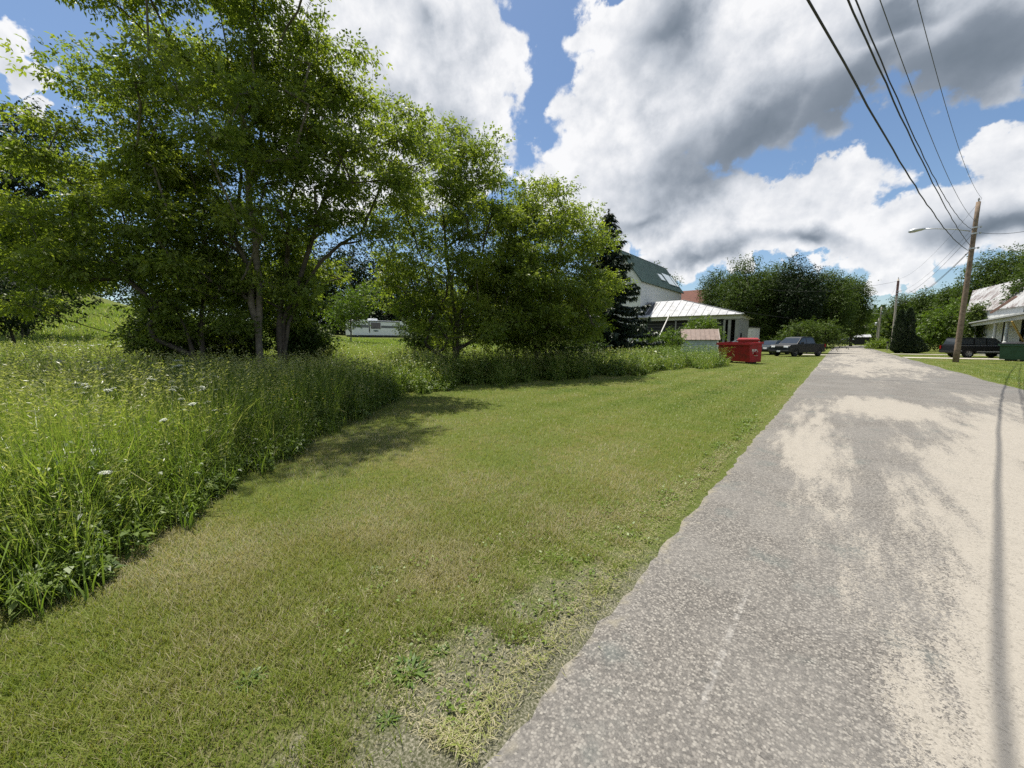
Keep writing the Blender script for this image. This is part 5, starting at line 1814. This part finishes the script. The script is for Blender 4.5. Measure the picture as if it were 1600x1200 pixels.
# car behind it
sd_body = [(2.3, 0.4), (2.34, 0.62), (2.22, 0.86), (1.2, 1.0), (-1.6, 1.02), (-2.25, 0.98), (-2.3, 0.5), (-2.0, 0.40)] + arch(-1.4, 0.40) + [(-0.9, 0.28), (0.9, 0.28)] + arch(1.4, 0.40) + [(1.9, 0.38)]
sd_cab = [(1.2, 0.98), (0.35, 1.50), (-0.5, 1.56), (-1.3, 1.48), (-1.9, 1.0)]
sd_win = [[(0.98, 1.04), (0.34, 1.42), (-0.25, 1.47), (-0.25, 1.04)], [(-0.32, 1.04), (-0.32, 1.47), (-1.2, 1.41), (-1.55, 1.08)]]
q = XY(1208, 43.5)
vehicle('parked_car', 'dark green car half hidden behind the charcoal pickup', 'car', (q[0], q[1], gz(*q)), ang + R(4), GRN, sd_body, sd_cab, sd_win, 1.8, (1.4, -1.4), 0.33, screen=((1.1, 1.05), (0.42, 1.46)), rear=((-1.82, 1.06), (-1.38, 1.44)), lamp_z=0.74, tuck=0.76)
q = XY(1160, 62)
vehicle('parked_car', 'white car mostly hidden behind the second red dumpster', 'car', (q[0], q[1], gz(*q) + 0.25), R(170), WHT, sd_body, sd_cab, sd_win, 1.8, (1.4, -1.4), 0.33, screen=((1.1, 1.05), (0.42, 1.46)), rear=((-1.82, 1.06), (-1.38, 1.44)), lamp_z=0.74, tuck=0.76)

# black sport utility vehicle behind the pole, nose to the right
su_body = [(2.3, 0.46), (2.34, 0.62), (2.30, 1.02), (1.1, 1.12), (-2.25, 1.14), (-2.34, 0.66), (-2.3, 0.50), (-2.0, 0.46)] + arch(-1.38, 0.45) + [(-0.8, 0.40), (0.9, 0.40)] + arch(1.42, 0.45) + [(1.95, 0.46)]
su_cab = [(1.12, 1.10), (0.52, 1.70), (0.3, 1.76), (-2.0, 1.78), (-2.24, 1.12)]
r_, f_ = XY(1497, 35.6), XY(1570, 34.8)
ang = math.atan2(f_[1] - r_[1], f_[0] - r_[0])
mid = ((r_[0] + f_[0]) / 2, (r_[1] + f_[1]) / 2)
vehicle('sport_utility_vehicle', 'black boxy sport utility vehicle parked behind the brown utility pole', 'car', (mid[0], mid[1], gz(*mid)), ang, BLK, su_body, su_cab,
        [[(0.98, 1.17), (0.45, 1.66), (-0.12, 1.68), (-0.12, 1.17)], [(-0.22, 1.17), (-0.22, 1.68), (-0.98, 1.69), (-0.98, 1.17)], [(-1.10, 1.2), (-1.10, 1.68), (-1.92, 1.68), (-2.06, 1.2)]], 1.78, (1.42, -1.38), 0.39, rim=RIM_L, screen=((1.05, 1.18), (0.56, 1.66)), rear=((-2.2, 1.2), (-2.04, 1.7)), lamp_z=0.86, tuck=0.86, sides=((-0.85, 0.92, 0.52, 0.60), (-2.2, -1.9, 0.6, 0.66), (-2.15, 1.0, 1.07, 1.10)))

# white camper in the field
q = P(590, 527, 68)
rv_l, rv_r = XY(546, 65), XY(634, 73)
ang = math.atan2(rv_r[1] - rv_l[1], rv_r[0] - rv_l[0])
Lr = math.hypot(rv_r[0] - rv_l[0], rv_r[1] - rv_l[1])
mid = ((rv_l[0] + rv_r[0]) / 2, (rv_l[1] + rv_r[1]) / 2)
rzv = gz(*mid)
topz = P(590, 501, 68).z - rzv
botz = P(590, 524, 68).z - rzv
rv = thing('camper', 'white camper with dark grey stripe and dark windows parked in the field behind the trees', 'camper', (mid[0], mid[1], rzv), ang)
RVW = solid('camper_white', (0.76, 0.77, 0.78), 0.4, var=0.08)
RVG = solid('camper_grey', (0.13, 0.135, 0.145), 0.5, var=0.1)
w = MB()
w.prism([(-Lr / 2, botz), (-Lr / 2, topz - 0.15), (-Lr / 2 + .12, topz), (Lr / 2 - 1.6, topz), (Lr / 2 - 0.3, topz - 0.7), (Lr / 2, topz - 1.1), (Lr / 2, botz)], -1.25, 1.25)
w.build('body', RVW, rv, bevel=0.05)
hB = topz - botz
MB().box(-Lr / 2 + .02, -Lr / 2 + 2.8, -1.262, -1.252, botz + hB * .50, botz + hB * .68).build('stripe', RVG, rv)
MB().box(-Lr / 2 + 5.1, Lr / 2 - 2.4, -1.262, -1.252, botz + hB * .50, botz + hB * .66).build('stripe', RVG, rv)
w = MB()
w.box(-Lr / 2 + 2.85, -Lr / 2 + 3.0, -1.30, -1.266, botz + hB * .18, topz - .12)
w.box(-Lr / 2 + 2.85, Lr / 2 - 2.2, -1.30, -1.266, topz - .22, topz - .1)
w.box(Lr / 2 - 2.3, Lr / 2 - 2.16, -1.30, -1.266, botz + hB * .3, topz - .23)
w.build('trim', BLACKP, rv)
for x0, x1, z0, z1 in ((-Lr / 2 + 3.2, -Lr / 2 + 5.0, .44, .86), (Lr / 2 - 2.0, Lr / 2 - 0.7, .40, .70)):
    MB().box(x0, x1, -1.29, -1.256, botz + hB * z0, botz + hB * z1).build('window', GLASS, rv)
w = MB()
w.lathe([(0.0, -1.27), (0.5, -1.27), (0.5, -1.256)], (0, 0, 0), 'y', 18)
for i, v in enumerate(w.v):
    w.v[i] = (v[0] - Lr / 2 + 4.1, v[1], v[2] * 0.3 + botz + hB * .30)
w.lathe([(0.0, -1.275), (0.22, -1.275), (0.22, -1.26)], (0, 0, 0), 'y', 12)
n_ = 12 * 3
for i in range(len(w.v) - n_, len(w.v)):
    v = w.v[i]
    w.v[i] = (v[0] - Lr / 2 + 4.1, v[1], v[2] * 0.3 + botz + hB * .30)
w.build('emblem', solid('emblem_teal', (0.16, 0.20, 0.20), 0.5, var=0.3, scale=6), rv)
w = MB()
w.box(-Lr / 2 + 3.6, -Lr / 2 + 4.9, -.5, .5, topz + .005, topz + .36)
w.build('air_conditioner', RVW, rv, bevel=0.06)
w = MB()
w.box(-Lr / 2 + .1, Lr / 2 - 1.0, -1.2, 1.2, botz - .38, botz - .01)
w.build('skirt', BLACKP, rv)
for xx in (-Lr / 2 + 2.6, Lr / 2 - 2.2):
    for sgn in (-1, 1):
        w = MB()
        w.lathe([(0, -.1), (.36, -.1), (.4, -.06), (.4, .06), (.36, .1), (0, .1)], (xx, sgn * 1.12, 0.38), 'y', 16)
        w.build('wheel', TYRE, rv, smooth=True)

# ---------------------------------------------------------------- porch house on the right
a_ = P(1503, 508, 53)
b_ = P(1602, 491, 30.5)
ax_ = Vector((b_.x - a_.x, b_.y - a_.y, 0))
ang = math.atan2(ax_.y, ax_.x)
PL = ax_.length + 5.0
zg = gz((a_.x + b_.x) / 2, (a_.y + b_.y) / 2)
ph = thing('porch_house', 'white house with rusty white metal roof and columned front porch, right edge of the picture', 'house', (a_.x, a_.y, zg), ang)
PE = 3.55 - zg             # porch eave height
# local: x along the porch towards the viewer, y to the house side
sy = 1
test = Matrix.Rotation(ang, 3, 'Z') @ Vector((0, 1, 0))
if test.x < 0:
    sy = -1
FL = 0.55
w = MB()
y0, y1 = sorted((0.35 * sy, 3.0 * sy))
w.box(-0.2, PL, y0, y1, -0.3, FL)
w.build('porch_floor', GREYPAINT, ph)
w = MB()
w.hexa([(-0.5, -0.2 * sy, PE), (PL, -0.2 * sy, PE), (PL, 3.2 * sy, PE + 0.75), (-0.5, 3.2 * sy, PE + 0.75), (-0.5, -0.2 * sy, PE + 0.14), (PL, -0.2 * sy, PE + 0.14), (PL, 3.2 * sy, PE + 0.9), (-0.5, 3.2 * sy, PE + 0.9)])
w.build('porch_roof', solid('grey_porch_roof', (0.36, 0.37, 0.36), 0.6, var=0.2), ph)
w = MB()
y0, y1 = sorted((0.05 * sy, 0.2 * sy))
w.box(-0.3, PL, y0, y1, PE - 0.32, PE - 0.01)
w.build('porch_beam', TRIM, ph)
colx = [0.1, 2.6, 6.5, 17.5, 22.5]
for x_ in colx:
    w = MB()
    w.lathe([(0.24, FL), (0.24, FL + 0.1), (0.21, FL + 0.15), (0.17, FL + 0.85), (0.13, FL + 0.9), (0.11, PE - 0.5), (0.16, PE - 0.42), (0.16, PE - 0.33)], (x_, 0.45 * sy, 0), sides=12)
    w.build('column', TRIM, ph, smooth=False)
w = MB()
w.bar((0.3, 0.45 * sy, FL + 0.85), (11, 0.45 * sy, FL + 0.85), 0.07, 0.09)
w.bar((0.3, 0.45 * sy, FL + 0.15), (11, 0.45 * sy, FL + 0.15), 0.06, 0.07)
i = 0.5
while i < 11:
    w.bar((i, 0.45 * sy, FL + 0.19), (i, 0.45 * sy, FL + 0.80), 0.05)
    i += 0.32
w.build('railing', TRIM, ph)
# wall behind the porch, from mid-length to the near end, and the two-storey block
wx0 = 9.0
w = MB()
H2 = 5.6
n_out = (0, -sy, 0)
clap(w, (wx0, 3.0 * sy), (PL, 3.0 * sy), -0.3, H2, 0.2, n_out)
clap(w, (wx0, 3.0 * sy), (wx0, 11 * sy), -0.3, H2, 0.2, (-1, 0, 0))
w.add([(wx0, 11 * sy, -0.3), (PL, 11 * sy, -.3), (PL, 11 * sy, H2), (wx0, 11 * sy, H2)], [(0, 1, 2, 3)])
w.add([(PL, 3 * sy, -0.3), (PL, 11 * sy, -.3), (PL, 11 * sy, H2), (PL, 3 * sy, H2)], [(0, 1, 2, 3)])
w.build('wall', WHITE, ph)
for x0, x1 in ((10.5, 11.4), (13.0, 13.9), (15.2, 16.1), (19.5, 21.0), (23.0, 24.5)):
    fr_ = MB()
    ya, yb = sorted((2.93 * sy, 2.97 * sy))
    fr_.box(x0 - .12, x1 + .12, ya, yb, FL + .45, FL + 2.25)
    wn = fr_.build('window', TRIM, ph)
    ya, yb = sorted((2.90 * sy, 2.926 * sy))
    MB().box(x0, x1, ya, yb, FL + .57, FL + 2.13).build('pane', GLASS, wn)
# things on the porch: dark chairs are separate below
RUSTTIN = bpy.data.materials.new('rust_streaked_white_tin')
t = NT(nodes_of(RUSTTIN))
pos = t.n('TexCoord').outputs['Object']
nz = t.noise(t.mapping(pos, scale=(1.2, 1.2, 0.35)), 1.1, 6, 0.7)
nz2 = t.noise(pos, 0.5, 4)
col = t.ramp(t.math('ADD', t.math('MULTIPLY', nz, 0.7), t.math('MULTIPLY', nz2, 0.3)), [(0.40, (0.43, 0.43, 0.43)), (0.50, (0.34, 0.335, 0.33)), (0.57, (0.18, 0.145, 0.135)), (0.64, (0.10, 0.09, 0.09))])
pr = t.n('BsdfPrincipled', ins={'Base Color': col, 'Roughness': 0.55})
t.set(t.n('OutputMaterial').inputs[0], pr)
r1_, r2_ = P(1522, 447, 57), P(1598, 444, 46)
loc_inv = ph.matrix_basis.inverted() if False else (Matrix.Translation((a_.x, a_.y, zg)) @ Matrix.Rotation(ang, 4, 'Z')).inverted()
A1, B1 = loc_inv @ r1_, loc_inv @ r2_
zr = (A1.z + B1.z) / 2
e1_, e2_ = loc_inv @ P(1511, 484, 51.5), loc_inv @ P(1600, 484, 40.5)
ze = (e1_.z + e2_.z) / 2
w = MB()
roof_slab(w, (e1_.x, e1_.y, ze), (e2_.x, e2_.y, ze), (B1.x, B1.y, zr), (A1.x, A1.y, zr), 0.14, 12)
w.build('roof', RUSTTIN, ph)
w = MB()     # gable end and upper storey under that roof
back = Vector((A1.x - e1_.x, A1.y - e1_.y, 0))
g0 = Vector((e1_.x, e1_.y, 0)).lerp(Vector((A1.x, A1.y, 0)), 0.08) + Vector((0.25, 0, 0))
g1 = g0 + back * 1.85
g2 = Vector((e2_.x, e2_.y, 0)).lerp(Vector((B1.x, B1.y, 0)), 0.08)
w.add([(g0.x, g0.y, 0), (g1.x, g1.y, 0), (g1.x, g1.y, ze), (A1.x + .25, A1.y, zr - .2), (g0.x, g0.y, ze - .05)], [(0, 1, 2, 3, 4)])
w.add([(g0.x, g0.y, 0), (g2.x, g2.y, 0), (g2.x, g2.y, ze - .05), (g0.x, g0.y, ze - .05)], [(0, 1, 2, 3)])
w.build('upper_wall', WHITE, ph)
w = MB()
q0, q1, q2 = loc_inv @ P(1548, 489, 40), loc_inv @ P(1588, 463, 38), loc_inv @ P(1600, 486, 34)
w.bar(q0, q1, 0.2, 0.14)
w.build('gable_trim', solid('brown_trim', (0.22, 0.13, 0.10), 0.7), ph)

# basketball hoop and a yellow bar in front of the porch
hq = P(1577, 533, 37)
bz = gz(hq.x, hq.y)
hoop = thing('basketball_hoop', 'white slatted basketball net and ring on a dark post before the porch', 'hoop', (hq.x, hq.y, bz), R(50))
hz_ = P(1577, 510, 37).z - bz
w = MB()
w.tube([(0.0, 0.5, -0.1), (0, 0.5, hz_ + 0.5)], 0.05, 8)
w.build('post', BLACKP, hoop)
w = MB()
n_ = 14
w.tube([(0.26 * math.cos(2 * math.pi * i / n_), 0.26 * math.sin(2 * math.pi * i / n_), hz_) for i in range(n_ + 1)], 0.018, 5, cap=False)
w.bar((0, 0.24, hz_), (0, 0.5, hz_), 0.05)
w.build('ring', solid('red_ring', (0.35, 0.05, 0.03), 0.5), hoop)
w = MB()
for i in range(8):
    a0 = 2 * math.pi * i / 8
    w.tube([(0.25 * math.cos(a0), 0.25 * math.sin(a0), hz_), (0.15 * math.cos(a0), 0.15 * math.sin(a0), hz_ - 0.42)], 0.022, 4)
w.tube([(0.15 * math.cos(2 * math.pi * i / n_), 0.15 * math.sin(2 * math.pi * i / n_), hz_ - 0.42) for i in range(n_ + 1)], 0.03, 4, cap=False)
w.build('net', solid('white_net', (0.68, 0.68, 0.66), 0.7), hoop)
qa, qb = P(1581, 502, 30), P(1602, 540, 30)
w = MB()
w.bar(qa, qb, 0.10, 0.06)
tag(w.build('yellow_bar', solid('yellow_paint', (0.42, 0.27, 0.06), 0.5, var=0.15), None), 'slanting yellow bar across the porch front at the right edge', 'bar')
for i, (u, lab) in enumerate([(1551, 'dark chair on the porch nearest the railing'), (1562, 'dark chair on the porch behind the basketball net')]):
    c0 = P(u, 536, 38)
    ch = thing('porch_chair', lab, 'chair', (c0.x, c0.y, FL + zg), ang + (math.pi if sy > 0 else 0))
    MB().box(-.3, .3, -.28, .28, .40, .47).build('seat', BLACKP, ch)
    MB().hexa([(-.3, .24, .47), (.3, .24, .47), (.3, .30, .47), (-.3, .30, .47), (-.3, .40, 1.15), (.3, .40, 1.15), (.3, .46, 1.15), (-.3, .46, 1.15)]).build('backrest', BLACKP, ch)
    for sx2 in (-.26, .26):
        for sy2 in (-.24, .24):
            MB().bar((sx2, sy2, 0), (sx2, sy2, .40), 0.05).build('leg', BLACKP, ch)

# ---------------------------------------------------------------- far end of the road
q = P(1386, 546, 58)
mb = thing('mailbox', 'black mailbox on a post at the right roadside by the yellow green bush', 'mailbox', (q.x, q.y, 0.0))
MB().box(-.05, .05, -.05, .05, -.1, 1.05).build('post', POLE_GREY, mb)
w = MB()
w.prism([(-.14, 1.05), (.14, 1.05), (.14, 1.25), (.1, 1.34), (0, 1.38), (-.1, 1.34), (-.14, 1.25)], -.32, .32)
w.build('box', BLACKP, mb)
q0, q1 = P(1316, 541, 118), P(1357, 541, 118)
w = MB()
fe = thing('board_fence', 'low dark board fence across the far end of the road', 'fence', tuple(Vector((q0.x, q0.y, 0))), math.atan2(q1.y - q0.y, q1.x - q0.x))
Lf_ = (q1 - q0).length
for i in range(5):
    MB().box(Lf_ * i / 4 - .08, Lf_ * i / 4 + .08, -.08, .08, -.1, 1.75).build('post', DARKWOOD, fe)
w = MB()
for z0 in (0.35, 0.72, 1.09, 1.4):
    w.box(0, Lf_, -.12, -.085, z0, z0 + .3)
w.build('boards', DARKWOOD, fe)
q = P(1347, 532, 128)
sh2 = thing('far_shed', 'pale roofed shed behind the fence where the road ends', 'shed', (q.x, q.y, 0), R(-12))
MB().box(-1.9, 1.9, 0, 4, -.1, 2.5).build('wall', DARKWOOD, sh2)
w = MB()
roof_slab(w, (-2.3, -.4, 2.5), (2.3, -.4, 2.5), (1.6, 2, 3.3), (-1.6, 2, 3.3), 0.1)
roof_slab(w, (2.3, 4.4, 2.5), (-2.3, 4.4, 2.5), (-1.6, 2, 3.3), (1.6, 2, 3.3), 0.1)
w.build('roof', TIN, sh2)
q = P(1323, 534, 124)
vehicle('parked_car', 'silver car beyond the dark fence at the end of the road', 'car', (q.x, q.y, 0.7), R(170), SILV, sd_body, sd_cab, sd_win, 1.8, (1.4, -1.4), 0.33, screen=((1.1, 1.05), (0.42, 1.46)), rear=((-1.82, 1.06), (-1.38, 1.44)), lamp_z=0.74, tuck=0.76)
